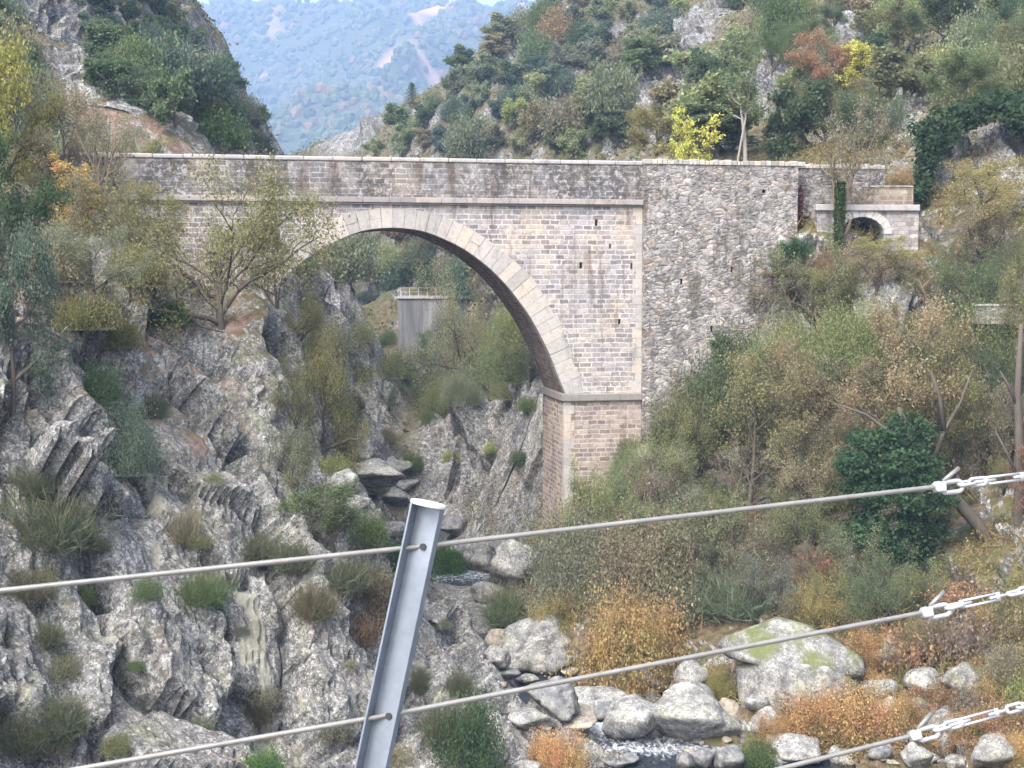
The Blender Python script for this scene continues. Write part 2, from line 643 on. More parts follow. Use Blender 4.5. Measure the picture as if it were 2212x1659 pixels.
FRESH = []      # pale ochre scars where slabs have broken away
for pts_, w_ in (([(243, 1340), (275, 1400), (303, 1450), (328, 1495)], 0.22), ([(515, 1250), (545, 1270), (560, 1330), (530, 1345)], 0.35), ([(335, 1135), (338, 1170)], 0.22), ([(570, 1370), (575, 1480)], 0.25), ([(330, 1010), (355, 1060)], 0.4), ([(640, 1480), (655, 1640)], 0.3), ([(905, 1420), (930, 1440)], 0.25)):
    q_ = [hit(*p) for p in pts_]
    FRESH.append((np.array([v for v in q_ if v is not None])[:, :2], w_))


def seg_dist(X, Y, poly):
    d = np.full(len(X), 1e9)
    for a, b in zip(poly[:-1], poly[1:]):
        ab = b - a
        t = np.clip(((X - a[0]) * ab[0] + (Y - a[1]) * ab[1]) / max(ab @ ab, 1e-9), 0, 1)
        d = np.minimum(d, np.hypot(X - a[0] - t * ab[0], Y - a[1] - t * ab[1]))
    return d


RIV = np.array(RIVER, float)


def river_x(Y):
    return np.interp(Y, RIV[:, 1], RIV[:, 0])


def terrain_points(X, Y, near):
    """displaced surface points and the soil attribute for flat arrays X, Y"""
    h = H(X, Y)
    rx = river_x(Y)
    dr = np.abs(X - rx)
    left = X < rx
    if near:
        for poly, w, dep in CREV:
            d = seg_dist(X, Y, poly)
            h = h - dep * np.exp(-(d / w) ** 2)
    e = 0.4
    gx = (H(X + e, Y) - H(X - e, Y)) / (2 * e)
    gy = (H(X, Y + e) - H(X, Y - e)) / (2 * e)
    nrm = np.stack([-gx, -gy, np.ones(len(X))], 1)
    nrm /= np.linalg.norm(nrm, axis=1)[:, None]
    p = np.stack([X, Y, h], 1)
    rm = rockmask(X, Y)
    if near:
        cliff = np.where(left, np.clip((69 - Y) / 4, 0, 1), 0.0)
        cliff = cliff * np.clip((20.5 - h) / 4, 0.25, 1)
        amp = np.maximum(np.maximum(cliff, rm * 0.8), 0.28)
        amp = amp * np.clip((dr - 1.0) / 2.5, 0.12, 1) * np.clip(np.abs(Y - 86) / 5, 0.06, 1)
        ca, sa = math.cos(0.42), math.sin(0.42)
        q = np.stack([p[:, 0] * ca + p[:, 2] * sa, p[:, 1], -p[:, 0] * sa + p[:, 2] * ca], 1)
        q = q + 0.5 * np.stack([fbm(p * 0.6, 3, 31), fbm(p * 0.6, 3, 32), fbm(p * 0.6, 3, 33)], 1)
        c1, e1 = cells(q / np.array([2.3, 3.0, 6.5]), 3, 0.8)
        c2, e2 = cells(q / np.array([0.9, 1.1, 2.6]), 9, 0.65)
        c3, e3 = cells(q / np.array([0.33, 0.36, 0.7]), 21, 0.9)
        disp = 2.2 * c1 + 0.24 * c2 + 0.07 * c3
        disp = disp - 0.5 * np.exp(-(e1 / 0.04) ** 2) - 0.10 * np.exp(-(e2 / 0.06) ** 2)
        disp = disp * amp + 0.12 * fbm(p * 2.2, 4, 5)
        so_ = np.zeros(len(X))
        for (x, y, r) in SOILS:
            so_ = np.maximum(so_, np.clip(1.7 - np.hypot(X - x, (Y - y) * 0.7) / r, 0, 1))
        soil = np.clip(np.where(left, 0.12 + so_ + np.clip((h - 16) / 3, 0, 1), 1.05 - rm), 0, 1)
    else:
        amp = np.clip(rm * 1.0, 0.25, 1)
        amp = amp * np.clip((dr - 1.0) / 4, 0.1, 1) * np.clip(np.abs(Y - 86) / 5, 0.06, 1)
        q = p + 1.2 * np.stack([fbm(p * 0.25, 3, 41), fbm(p * 0.25, 3, 42), fbm(p * 0.25, 3, 43)], 1)
        sc = 1.0 + 0.6 * np.clip((Y - 100) / 100, 0, 1)
        c1, e1 = cells(q / (np.array([4.0, 4.0, 8.0]) * 1.0), 3, 1.1)
        c2, e2 = cells(q / np.array([1.5, 1.5, 2.8]), 9, 1.0)
        disp = (2.4 * c1 + 0.9 * c2 - 0.6 * np.exp(-(e1 / 0.06) ** 2)) * amp * sc + 0.35 * fbm(p * 0.6, 4, 5)
        soil = np.clip(1.1 - rm * 1.2, 0, 1)
    out = p + nrm * disp[:, None]
    return out, soil


def grid_mesh(name, xs, ys, near, mat, keep=None):
    nx, ny = len(xs), len(ys)
    Xg, Yg = np.meshgrid(xs, ys)
    if xs[0] >= 0 and xs[-1] <= 1.0001:      # parametric fan: x is a fraction between two bounding lines
        lo, hi = keep(ys)
        Xg = lo[:, None] + Xg * (hi - lo)[:, None]
    pts, soil = terrain_points(Xg.ravel(), Yg.ravel(), near)
    idx = np.arange(nx * ny).reshape(ny, nx)
    f = np.stack([idx[:-1, :-1], idx[:-1, 1:], idx[1:, 1:], idx[1:, :-1]], 2).reshape(-1, 4)
    me = mesh_np(name, pts, f, (mat,), smooth=False)
    at = me.attributes.new("soil", 'FLOAT', 'POINT')
    at.data.foreach_set("value", soil.astype(np.float32))
    fr = np.zeros(len(pts))
    if near:
        for poly, w in FRESH:
            fr = np.maximum(fr, np.exp(-(seg_dist(pts[:, 0], pts[:, 1], poly) / w) ** 2))
    at = me.attributes.new("fresh", 'FLOAT', 'POINT')
    at.data.foreach_set("value", fr.astype(np.float32))
    return me, pts, f


TERR = []


def add_terrain(name, me, pts, f, **kw):
    o = link(name, me)
    tag(o, kind="structure", **kw)
    TERR.append((pts, f))
    return o


ysn = np.linspace(26, 88.5, 430)
me, p_, f_ = grid_mesh("rocky_cliff", np.linspace(0, 1, 300), ysn, True, M_CLIFF, lambda y: (-0.43 * y - 8, river_x(y)))
add_terrain("rocky_cliff", me, p_, f_, label="grey lichen covered rock cliff falling to the river on the left bank", cat="cliff")
me, p_, f_ = grid_mesh("river_bank", np.linspace(0, 1, 300), ysn, True, M_BANK, lambda y: (river_x(y), 0.44 * y + 8))
add_terrain("river_bank", me, p_, f_, label="overgrown sloping right bank of the river below the bridge", cat="river bank")
ysm = 86 * np.exp(np.linspace(0, math.log(420 / 86), 420))
me, p_, f_ = grid_mesh("hillside", np.linspace(0, 1, 420), ysm, False, M_HILL, lambda y: (-0.46 * y - 10, 0.46 * y + 12))
add_terrain("hillside", me, p_, f_, label="steep wooded rocky valley sides behind the bridge", cat="hillside")

allp, allf, base = [], [], 0
for pts, f in TERR:
    allp.append(pts)
    allf.append(f + base)
    base += len(pts)
allp = np.concatenate(allp)
allf = np.concatenate(allf)
BVH = BVHTree.FromPolygons([tuple(v) for v in allp], [tuple(int(i) for i in f) for f in allf])


def cast(px, py, ymin=0.0):
    r = Vector(ray(px, py)).normalized()
    o = Vector(CAM) + r * (ymin / r.y)
    h = BVH.ray_cast(o, r)
    return h[0], h[1]


def drop(x, y):
    h = BVH.ray_cast(Vector((x, y, 400)), Vector((0, 0, -1)))
    return h[0].z if h[0] is not None else float(H(x, y)[0])


# river surface: a ribbon that follows the bed
ws_, wl_ = np.linspace(24, 200, 500), np.linspace(-1, 1, 40)
Wx = river_x(ws_)[:, None] + wl_[None] * np.where(ws_ < 70, 5.5, 7.5)[:, None]
Wy = np.repeat(ws_[:, None], 40, 1)
wp = np.stack([Wx.ravel(), Wy.ravel(), np.zeros(Wx.size)], 1)
wp[:, 2] = 0.03 * fbm(wp * np.array([1.3, 0.8, 1]), 4, 77) + 0.02
idx = np.arange(wp.shape[0]).reshape(500, 40)
wf = np.stack([idx[:-1, :-1], idx[:-1, 1:], idx[1:, 1:], idx[1:, :-1]], 2).reshape(-1, 4)
me = mesh_np("river_water", wp, wf, (M_WATER,), smooth=True)
at = me.attributes.new("foam", 'FLOAT', 'POINT')
fo = np.exp(-((wp[:, 1] - 52.0) / 1.6) ** 2) + 0.8 * np.exp(-((wp[:, 1] - 80) / 3) ** 2) + 0.7 * np.exp(-((wp[:, 1] - 49.5) / 0.8) ** 2)
at.data.foreach_set("value", np.clip(fo, 0, 1).astype(np.float32))
river = tag(link("river_water", me), "dark mountain river with white rapids between boulders", "river", kind="structure")

# broad ground under everything
gs = 5000
gm = mesh_np("ground", np.array([(-gs, -400, -3), (gs, -400, -3), (gs, 2 * gs, -3), (-gs, 2 * gs, -3)]), [(0, 1, 2, 3)], (M_HILL,))
tag(link("ground", gm), "valley floor ground", "ground", kind="structure")

# ------------------------------------------------------------------ far mountain
FS = 2.7      # the mountain stands about two and a half kilometres off


def far_h(X, Y):
    X, Y = X / FS, Y / FS
    t = np.clip((Y - 420) / 620, 0, 1.0)
    z = 18 + 192 * t ** 0.85
    p = np.stack([X / 130, Y / 130, np.zeros(len(X))], 1)
    ridge = 1 - np.abs(fbm(p, 4, 91))
    z = z + (ridge - 0.75) * 90 * np.clip(t * 3, 0, 1) * np.clip((1.02 - t) * 3, 0.15, 1) + 6 * fbm(p * 5, 3, 95)
    z = z - np.clip((Y - 1040) / 300, 0, 1) * 120
    return 17 + (z - 17) * FS


def far_bare(X, Y):
    """0 wooded, 1 bare pinkish ground"""
    X, Y = X / FS, Y / FS
    p = np.stack([X / 90, Y / 40, np.zeros(len(X))], 1)
    v = fbm(p, 5, 123, 0.7)
    band = np.exp(-((Y - 640) / 70) ** 2) + 0.8 * np.exp(-((Y - 500) / 30) ** 2)
    return np.clip((v + 0.30 * band - 0.27) * 6, 0, 1)


def far_material():
    m = NT("far_slope")
    co = m.coord()
    a = m.n("Attribute")
    a.attribute_name = "bare"
    bare = m.mix(m.noise(co, 0.02, 5, 0.7), (0.62, 0.36, 0.27), (0.32, 0.22, 0.16))
    col = m.mix(a.outputs["Fac"], m.mix(m.noise(co, 0.025, 4, 0.7), (0.06, 0.075, 0.045), (0.12, 0.11, 0.06)), bare)
    m.principled(col, 1.0, m.bump(m.noise(co, 0.2, 5, 0.7), 1.0, 3.0), spec=0.1)
    return m.mat


M_FAR = far_material()
fx, fy = np.linspace(-650, 420, 260) * FS, np.linspace(400, 1350, 240) * FS
Xg, Yg = np.meshgrid(fx, fy)
fp = np.stack([Xg.ravel(), Yg.ravel(), far_h(Xg.ravel(), Yg.ravel())], 1)
idx = np.arange(len(fp)).reshape(240, 260)
ff = np.stack([idx[:-1, :-1], idx[:-1, 1:], idx[1:, 1:], idx[1:, :-1]], 2).reshape(-1, 4)
me = mesh_np("far_mountain", fp, ff, (M_FAR,), True)
at = me.attributes.new("bare", 'FLOAT', 'POINT')
at.data.foreach_set("value", far_bare(fp[:, 0], fp[:, 1]).astype(np.float32))
tag(link("far_mountain", me), "blue hazy mountain with bare pinkish slopes closing the valley", "mountain", kind="structure")

# ------------------------------------------------------------------ haze
hz = NT("haze_air")
pv = hz.n("VolumePrincipled")
pv.inputs["Color"].default_value = (0.46, 0.66, 1.0, 1)
pv.inputs["Density"].default_value = 0.00036
pv.inputs["Anisotropy"].default_value = 0.0
hz.t.links.new(pv.outputs[0], hz.out.inputs["Volume"])
hb = MB()
hb.box(-2200, 1600, -60, 3700, -4, 720)
tag(hb.build("haze", hz.mat), "thin bluish haze filling the valley", "haze", kind="stuff")
# ------------------------------------------------------------------ masonry materials (metres in the UV map)
K = 0.80


def masonry(name, c1, c2, mortar, bw=0.46, rh=0.235, ms=0.036, dlo=0.47, dsc=3.6, dark=0.5, stain=(0.16, 0.12, 0.085), stain_amt=0.6, blotch=(0.07, 0.07, 0.07), slo=0.54):
    m = NT(name)
    uv = m.coord("UV")
    wob = m.n("TexNoise")
    m.set(wob.inputs["Vector"], uv)
    wob.inputs["Scale"].default_value = 1.6
    wob.inputs["Detail"].default_value = 3
    off = m.vmath('SCALE', m.vmath('SUBTRACT', wob.outputs["Color"], (0.5, 0.5, 0.5)))
    off.node.inputs["Scale"].default_value = 0.10
    v = m.vmath('ADD', uv, off)
    b = m.n("TexBrick")
    m.set(b.inputs["Vector"], v)
    b.inputs["Scale"].default_value = 1
    b.inputs["Brick Width"].default_value = bw
    b.inputs["Row Height"].default_value = rh
    b.inputs["Mortar Size"].default_value = ms
    b.inputs["Mortar Smooth"].default_value = 0.25
    b.inputs["Color1"].default_value = (0, 0, 0, 1)
    b.inputs["Color2"].default_value = (1, 1, 1, 1)
    b.inputs["Mortar"].default_value = (0.5, 0.5, 0.5, 1)
    b.offset = 0.47
    b.squash = 1.3
    b.squash_frequency = 3
    rnd = b.outputs["Color"]
    co = m.coord("Object")
    patch = m.noise(co, 0.45, 4, 0.6)
    col = m.ramp(rnd, [(0.0, tuple(x * 0.72 for x in c1)), (0.3, c1), (0.7, c2), (1.0, tuple(min(0.75, x * 1.22) for x in c2))])
    col = m.mix(1.0, col, m.ramp(m.noise(co, 9, 5, 0.75), [(0.25, 0.6), (0.5, 1.0), (0.75, 1.25)]), 'MULTIPLY')
    mort = m.mix(m.noise(co, 2.0, 4, 0.7), mortar, tuple(x * 0.78 for x in mortar))
    gapvis = m.ramp(m.noise(co, 0.8, 4, 0.65), [(0.35, 0.35), (0.6, 1.0)])
    col = m.mix(m.math('MULTIPLY', b.outputs["Fac"], gapvis), col, mort)
    col = m.mix(1.0, col, m.ramp(patch, [(0.35, (0.86, 0.88, 0.93)), (0.5, (1, 1, 1)), (0.65, (1.1, 1.03, 0.92))]), 'MULTIPLY')
    # run-off stains, narrow and tall
    st = m.noise(m.mapping(co, (1.0, 1.0, 0.14)), 1.5, 5, 0.65, 0.15)
    s1 = m.ramp(st, [(slo, 0.0), (slo + 0.11, 1.0)])
    col = m.mix(m.math('MULTIPLY', s1, stain_amt), col, stain)
    dk = m.ramp(m.noise(co, dsc, 6, 0.8, 0.5), [(dlo, 0.0), (dlo + 0.10, 1.0)])
    dk = m.math('MULTIPLY', dk, m.ramp(m.noise(m.mapping(co, (1, 1, 0.5)), 0.5, 4, 0.6), [(0.33, 0.15), (0.55, 1.0)]))
    col = m.mix(m.math('MULTIPLY', dk, dark), col, blotch)
    wl = m.ramp(m.noise(co, 6.0, 4, 0.8, 0.3), [(0.62, 0.0), (0.70, 0.55)])
    col = m.mix(wl, col, (0.66, 0.65, 0.63))
    col = m.mix(1.0, col, (K * 1.03, K * 1.0, K * 1.0), 'MULTIPLY')
    h = m.math('ADD', m.math('MULTIPLY', m.math('SUBTRACT', 1.0, b.outputs["Fac"]), 0.7), m.math('MULTIPLY', m.noise(co, 12, 4, 0.7), 0.5))
    m.principled(col, 0.95, m.bump(h, 0.7, 0.05), spec=0.12)
    return m.mat


def rubble(name, sx=0.27, sz=0.155):
    m = NT(name)
    uv = m.coord("UV")
    wob = m.n("TexNoise")
    m.set(wob.inputs["Vector"], uv)
    wob.inputs["Scale"].default_value = 2.2
    wob.inputs["Detail"].default_value = 3
    off = m.vmath('SCALE', m.vmath('SUBTRACT', wob.outputs["Color"], (0.5, 0.5, 0.5)))
    off.node.inputs["Scale"].default_value = 0.16
    v = m.mapping(m.vmath('ADD', uv, off), (1 / sx, 1 / sz, 1))
    co = m.coord("Object")
    pick = m.ramp(m.noise(co, 1.1, 3, 0.6), [(0.47, 0.0), (0.50, 1.0)])
    v2 = m.vmath('MULTIPLY', v, (0.62, 0.6, 1.0))
    edge = m.mixf(pick, m.voro(v, 1.0, 'DISTANCE_TO_EDGE', "Distance", 0.9), m.voro(v2, 1.0, 'DISTANCE_TO_EDGE', "Distance", 0.9))
    vc = m.n("SeparateColor")
    m.set(vc.inputs[0], m.mix(pick, m.voro(v, 1.0, 'F1', "Color", 0.9), m.voro(v2, 1.0, 'F1', "Color", 0.9)))
    col = m.ramp(vc.outputs[0], [(0.0, (0.24, 0.23, 0.225)), (0.3, (0.345, 0.335, 0.325)), (0.65, (0.42, 0.405, 0.395)), (0.9, (0.50, 0.46, 0.41)), (1.0, (0.62, 0.6, 0.58))])
    col = m.mix(m.ramp(vc.outputs[1], [(0.8, 0.0), (0.92, 0.5)]), col, (0.34, 0.25, 0.17))
    col = m.mix(1.0, col, m.ramp(m.noise(co, 8, 5, 0.75), [(0.25, 0.55), (0.5, 1.0), (0.75, 1.25)]), 'MULTIPLY')
    gap = m.ramp(edge, [(0.015, 0.85), (0.075, 0.0)])
    gc = m.mix(m.ramp(m.noise(co, 0.9, 4, 0.7), [(0.42, 0.0), (0.58, 1.0)]), (0.15, 0.14, 0.135), (0.48, 0.465, 0.45))
    col = m.mix(gap, col, gc)
    st = m.noise(m.mapping(co, (1.0, 1.0, 0.16)), 1.3, 5, 0.65, 0.2)
    col = m.mix(m.ramp(st, [(0.54, 0.0), (0.66, 0.75)]), col, (0.12, 0.105, 0.08))
    dk = m.ramp(m.noise(co, 3.0, 6, 0.8, 0.5), [(0.48, 0.0), (0.58, 0.7)])
    col = m.mix(dk, col, (0.08, 0.08, 0.08))
    wl = m.ramp(m.noise(co, 4.5, 4, 0.8, 0.3), [(0.62, 0.0), (0.70, 0.6)])
    col = m.mix(wl, col, (0.66, 0.65, 0.63))
    col = m.mix(1.0, col, (K * 1.03, K * 1.0, K * 1.0), 'MULTIPLY')
    h = m.math('ADD', m.ramp(edge, [(0.0, 0.0), (0.25, 1.0)]), m.math('MULTIPLY', m.noise(co, 10, 4, 0.7), 0.4))
    m.principled(col, 0.95, m.bump(h, 0.5, 0.06), spec=0.12)
    return m.mat


def dressed(name, base, var=0.25, blotch=0.3):
    m = NT(name)
    co = m.coord("Object")
    isl = m.n("NewGeometry").outputs["Random Per Island"]
    col = m.ramp(isl, [(0.0, tuple(x * (1 - var) for x in base)), (0.5, base), (1.0, (base[0] * 1.12, base[1] * 1.02, base[2] * 0.9))])
    col = m.mix(1.0, col, m.ramp(m.noise(co, 5, 6, 0.75), [(0.25, 0.7), (0.5, 1.0), (0.75, 1.15)]), 'MULTIPLY')
    st = m.noise(m.mapping(co, (1, 1, 0.25)), 1.6, 5, 0.7, 0.3)
    col = m.mix(m.ramp(st, [(0.55, 0.0), (0.7, blotch)]), col, (0.15, 0.14, 0.14))
    m.principled(col, 0.9, m.bump(m.noise(co, 9, 4, 0.7), 0.4, 0.03), spec=0.15)
    return m.mat


M_SPAN = masonry("coursed_granite", (0.36, 0.345, 0.36), (0.47, 0.44, 0.42), (0.78, 0.75, 0.72), dark=0.4)
M_PARA = masonry("parapet_granite", (0.31, 0.30, 0.305), (0.43, 0.415, 0.41), (0.60, 0.58, 0.57), slo=0.49, bw=0.5, rh=0.24, dlo=0.42, dsc=4.0, dark=0.85, stain_amt=0.8)
M_PIER = masonry("pier_granite", (0.34, 0.28, 0.25), (0.47, 0.39, 0.33), (0.66, 0.61, 0.55), bw=0.44, rh=0.225, ms=0.036, dark=0.3, stain=(0.11, 0.075, 0.06), stain_amt=0.6)
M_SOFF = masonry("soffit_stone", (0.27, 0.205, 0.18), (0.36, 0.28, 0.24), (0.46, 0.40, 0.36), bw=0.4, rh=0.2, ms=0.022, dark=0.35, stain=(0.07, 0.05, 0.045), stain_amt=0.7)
M_RUBB = rubble("rubble_granite")
M_RING = dressed("dressed_beige_granite", (0.43, 0.405, 0.385), 0.2, 0.65)
M_COPE = dressed("coping_stone", (0.40, 0.385, 0.385), 0.12, 0.6)
M_CORN = dressed("cornice_stone", (0.34, 0.315, 0.31), 0.3, 0.9)
M_IMP = dressed("impost_stone", (0.26, 0.245, 0.225), 0.2, 0.6)
M_COPR = dressed("rough_coping_stone", (0.43, 0.41, 0.385), 0.4, 0.5)
M_PALE = dressed("pale_granite", (0.50, 0.49, 0.49), 0.15, 0.3)
M_TANW = masonry("tan_rubble", (0.42, 0.35, 0.27), (0.52, 0.45, 0.36), (0.56, 0.5, 0.42), bw=0.4, rh=0.24, dark=0.25)
M_SIDE = masonry("pale_coursed_granite", (0.44, 0.43, 0.44), (0.54, 0.52, 0.51), (0.36, 0.35, 0.35), bw=0.4, rh=0.2, ms=0.012, dark=0.3)


def road_material():
    m = NT("road_asphalt")
    m.principled(m.ramp(m.noise(m.coord(), 8, 4), [(0.3, 0.04), (0.7, 0.07)]), 0.9)
    return m.mat


M_ROAD = road_material()


def concrete_material():
    m = NT("stained_concrete")
    co = m.coord()
    st = m.noise(m.mapping(co, (1, 1, 0.1)), 1.2, 5, 0.65)
    col = m.ramp(st, [(0.35, (0.10, 0.10, 0.11)), (0.5, (0.16, 0.16, 0.165)), (0.65, (0.26, 0.255, 0.25))])
    m.principled(col, 0.9)
    return m.mat


M_CONC = concrete_material()


def uv_box(me):
    uvl = me.uv_layers.new(name="UVMap")
    for p in me.polygons:
        n = p.normal
        for li in p.loop_indices:
            c = me.vertices[me.loops[li].vertex_index].co
            if abs(n.z) > 0.75:
                uvl.data[li].uv = (c.x, c.y)
            elif abs(n.y) >= abs(n.x):
                uvl.data[li].uv = (c.x, c.z)
            else:
                uvl.data[li].uv = (c.y, c.z)
    return me


def part(mb, name, mat, parent, bevel=0):
    me = mb.mesh(name, mat)
    uv_box(me)
    o = link(name, me, parent)
    if bevel:
        b = o.modifiers.new("bevel", 'BEVEL')
        b.width = bevel
        b.segments = 2
        b.limit_method = 'ANGLE'
    return o


def wall_with_holes(outline, holes, d0, d1, hole_depth=0.5):
    """prism of a wall elevation (x, z) with recessed holes opening in the front face"""
    mb = MB()
    polys = [[Vector((x, z, 0)) for x, z in outline]] + [[Vector((x, z, 0)) for x, z in h] for h in holes]
    tris = tessellate_polygon(polys)
    flat = [v for p in polys for v in p]
    mb.add([(v.x, d0, v.y) for v in flat], [tuple(t) for t in tris])
    n = len(outline)
    tb = tessellate_polygon([polys[0]])
    mb.add([(v.x, d1, v.y) for v in polys[0]], [tuple(reversed(t)) for t in tb])
    mb.add([(x, d0, z) for x, z in outline] + [(x, d1, z) for x, z in outline], [(i, (i + 1) % n, n + (i + 1) % n, n + i) for i in range(n)])
    for h in holes:
        k = len(h)
        mb.add([(x, d0, z) for x, z in h] + [(x, d0 + hole_depth, z) for x, z in h],
               [((i + 1) % k, i, k + i, k + (i + 1) % k) for i in range(k)] + [tuple(k + i for i in range(k))])
    return mb


def fix_normals(o):
    bm = bmesh.new()
    bm.from_mesh(o.data)
    bmesh.ops.remove_doubles(bm, verts=bm.verts, dist=1e-5)
    bmesh.ops.recalc_face_normals(bm, faces=bm.faces)
    bm.to_mesh(o.data)
    bm.free()


# ------------------------------------------------------------------ the stone arch bridge (local x along it, y through it, z up)
BYAW = math.radians(10.8)
BM = Matrix.Translation((0, 67, 0)) @ Matrix.Rotation(BYAW, 4, 'Z')
bridge = empty("arch_bridge", mat=BM)
tag(bridge, "tall single arch stone road bridge with rubble wing wall spanning the gorge", "bridge")
CU = -5.65
half = [(8.28, 11.4), (8.05, 11.9), (7.55, 13.22), (6.64, 15.0), (5.52, 16.5), (4.62, 17.42), (3.3, 18.4), (1.55, 19.17), (0.25, 19.33), (0, 19.33)]


def smooth_curve(pts, n):
    pts = np.array(pts, float)
    d = np.concatenate([[0], np.cumsum(np.hypot(*np.diff(pts, axis=0).T))])
    t = np.linspace(0, d[-1], n)
    x, z = np.interp(t, d, pts[:, 0]), np.interp(t, d, pts[:, 1])
    for _ in range(8):
        x[1:-1] = (x[:-2] + 2 * x[1:-1] + x[2:]) / 4
        z[1:-1] = (z[:-2] + 2 * z[1:-1] + z[2:]) / 4
    return np.stack([x, z], 1)


full = [(CU + x, z) for x, z in half] + [(CU - x, z) for x, z in reversed(half[:-1])]
INTR = smooth_curve(full, 121)                      # right springing over the crown to the left springing
tan = np.gradient(INTR, axis=0)
nor = np.stack([tan[:, 1], -tan[:, 0]], 1)
nor /= np.linalg.norm(nor, axis=1)[:, None]
nor *= np.where(((INTR - np.array([CU, 11])) * nor).sum(1) < 0, -1, 1)[:, None]
thick = 0.90 + 0.14 * np.sin(np.linspace(0, math.pi, 121) * 2) ** 2
EXTR = INTR + nor * thick[:, None]
EXTR[0, 1] = EXTR[-1, 1] = 11.4


def slot(u, z, w=0.14, h=0.30):
    return [(u - w / 2, z - h / 2), (u + w / 2, z - h / 2), (u + w / 2, z + h / 2), (u - w / 2, z + h / 2)]


top = 20.45
outline = [(-20.5, 8), (EXTR[-1, 0], 8)] + [tuple(p) for p in EXTR[::-1]] + [(6.4, 11.4), (6.4, top), (-20.5, top)]
o = part(wall_with_holes(outline, [slot(4.11, 19.62), slot(4.8, 18.5, 0.10, 0.22), slot(3.36, 17.58), slot(5.89, 17.54), slot(5.28, 14.87, 0.12, 0.26)], 0.0, 4.9), "spandrel_wall", M_SPAN, bridge)
fix_normals(o)

mb = MB()
NV = 48
for k in range(NV):
    a, b = k / NV * 120, (k + 1) / NV * 120
    ia, ib = a + 0.022, b - 0.022
    gi = lambda c, t: np.array([np.interp(t, np.arange(121), c[:, 0]), np.interp(t, np.arange(121), c[:, 1])])
    i0, i1, e0, e1 = gi(INTR, ia), gi(INTR, ib), gi(EXTR, ia), gi(EXTR, ib)
    ext = 1.0 if 12 < k < 45 else random.uniform(1.0, 1.22)
    e0, e1 = i0 + (e0 - i0) * ext, i1 + (e1 - i1) * ext
    m0, m1 = i0 + (e0 - i0) * 0.5, i1 + (e1 - i1) * 0.5
    rows = [(i0, i1, m0, m1), (m0, m1, e0, e1)] if random.random() < 0.55 else [(i0, i1, e0, e1)]
    for (q0, q1, r0, r1) in rows:
        pr = -0.03 - random.uniform(0, 0.025)
        vs = [(p[0], d, p[1]) for d in (pr, 0.55) for p in (q0, q1, r1, r0)]
        mb.add(vs, [(0, 1, 2, 3), (7, 6, 5, 4), (0, 4, 5, 1), (1, 5, 6, 2), (2, 6, 7, 3), (3, 7, 4, 0)])
o = part(mb, "arch_ring", M_RING, bridge, bevel=0.015)
o["label"] = "pale beige voussoir ring round the arch"
fix_normals(o)

# barrel soffit
mb = MB()
ds = np.linspace(0.5, 5.0, 10)
vs = [(x, d, z) for d in ds for x, z in INTR]
fs = [(i * 121 + j, i * 121 + j + 1, (i + 1) * 121 + j + 1, (i + 1) * 121 + j) for i in range(9) for j in range(120)]
mb.add(vs, fs)
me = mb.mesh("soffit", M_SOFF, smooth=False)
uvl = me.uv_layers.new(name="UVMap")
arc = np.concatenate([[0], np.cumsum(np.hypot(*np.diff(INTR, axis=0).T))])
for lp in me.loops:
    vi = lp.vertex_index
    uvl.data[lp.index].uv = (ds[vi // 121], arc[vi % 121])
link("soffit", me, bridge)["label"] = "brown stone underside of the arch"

for (u0, u1, nm) in ((2.56, 6.4, "right"), (-19.0, CU - 8.21, "left")):
    mb = MB()
    mb.box(u0, u1, 0.02, 4.95, 1.0, 11.06)
    part(mb, "pier", M_PIER, bridge)
    mb = MB()
    a, b = (u0 - 0.13, u1 + 0.05) if nm == "right" else (u0 - 0.05, u1 + 0.13)
    mb.box(a, b, -0.15, 5.1, 11.06, 11.40)
    part(mb, "impost", M_IMP, bridge, bevel=0.03)
mb = MB()
for k in range(22):
    u0 = -20.5 + k * 1.222
    mb.box(u0 + 0.005, u0 + 1.217, -0.22 - random.uniform(0, 0.015), 0.5, 20.47, 20.72)
    mb.box(u0 + 0.005, u0 + 1.217, -0.12, 0.45, 20.38, 20.468)
part(mb, "cornice", M_CORN, bridge, bevel=0.02)
mb = MB()
mb.box(-20.5, 6.4, 0.0, 0.42, 20.724, 22.36)
part(mb, "parapet", M_PARA, bridge)
mb = MB()
mb.box(-20.5, 6.4, 4.5, 4.9, 20.46, 22.36)
part(mb, "parapet", M_PARA, bridge)
mb = MB()
for k in range(20):
    u0 = -20.5 + k * 1.345
    mb.box(u0 + 0.006, u0 + 1.339, -0.06, 0.48, 22.364 + random.uniform(0, 0.008), 22.565 + random.uniform(-0.012, 0.012))
part(mb, "coping", M_COPE, bridge, bevel=0.05)
mb = MB()
mb.box(-20.5, 6.4, 4.45, 4.96, 22.364, 22.565)
part(mb, "coping", M_COPE, bridge, bevel=0.05)
mb = MB()
mb.box(-20.5, 14.2, 0.42, 4.5, 20.46, 21.4)
part(mb, "roadway", M_ROAD, bridge)
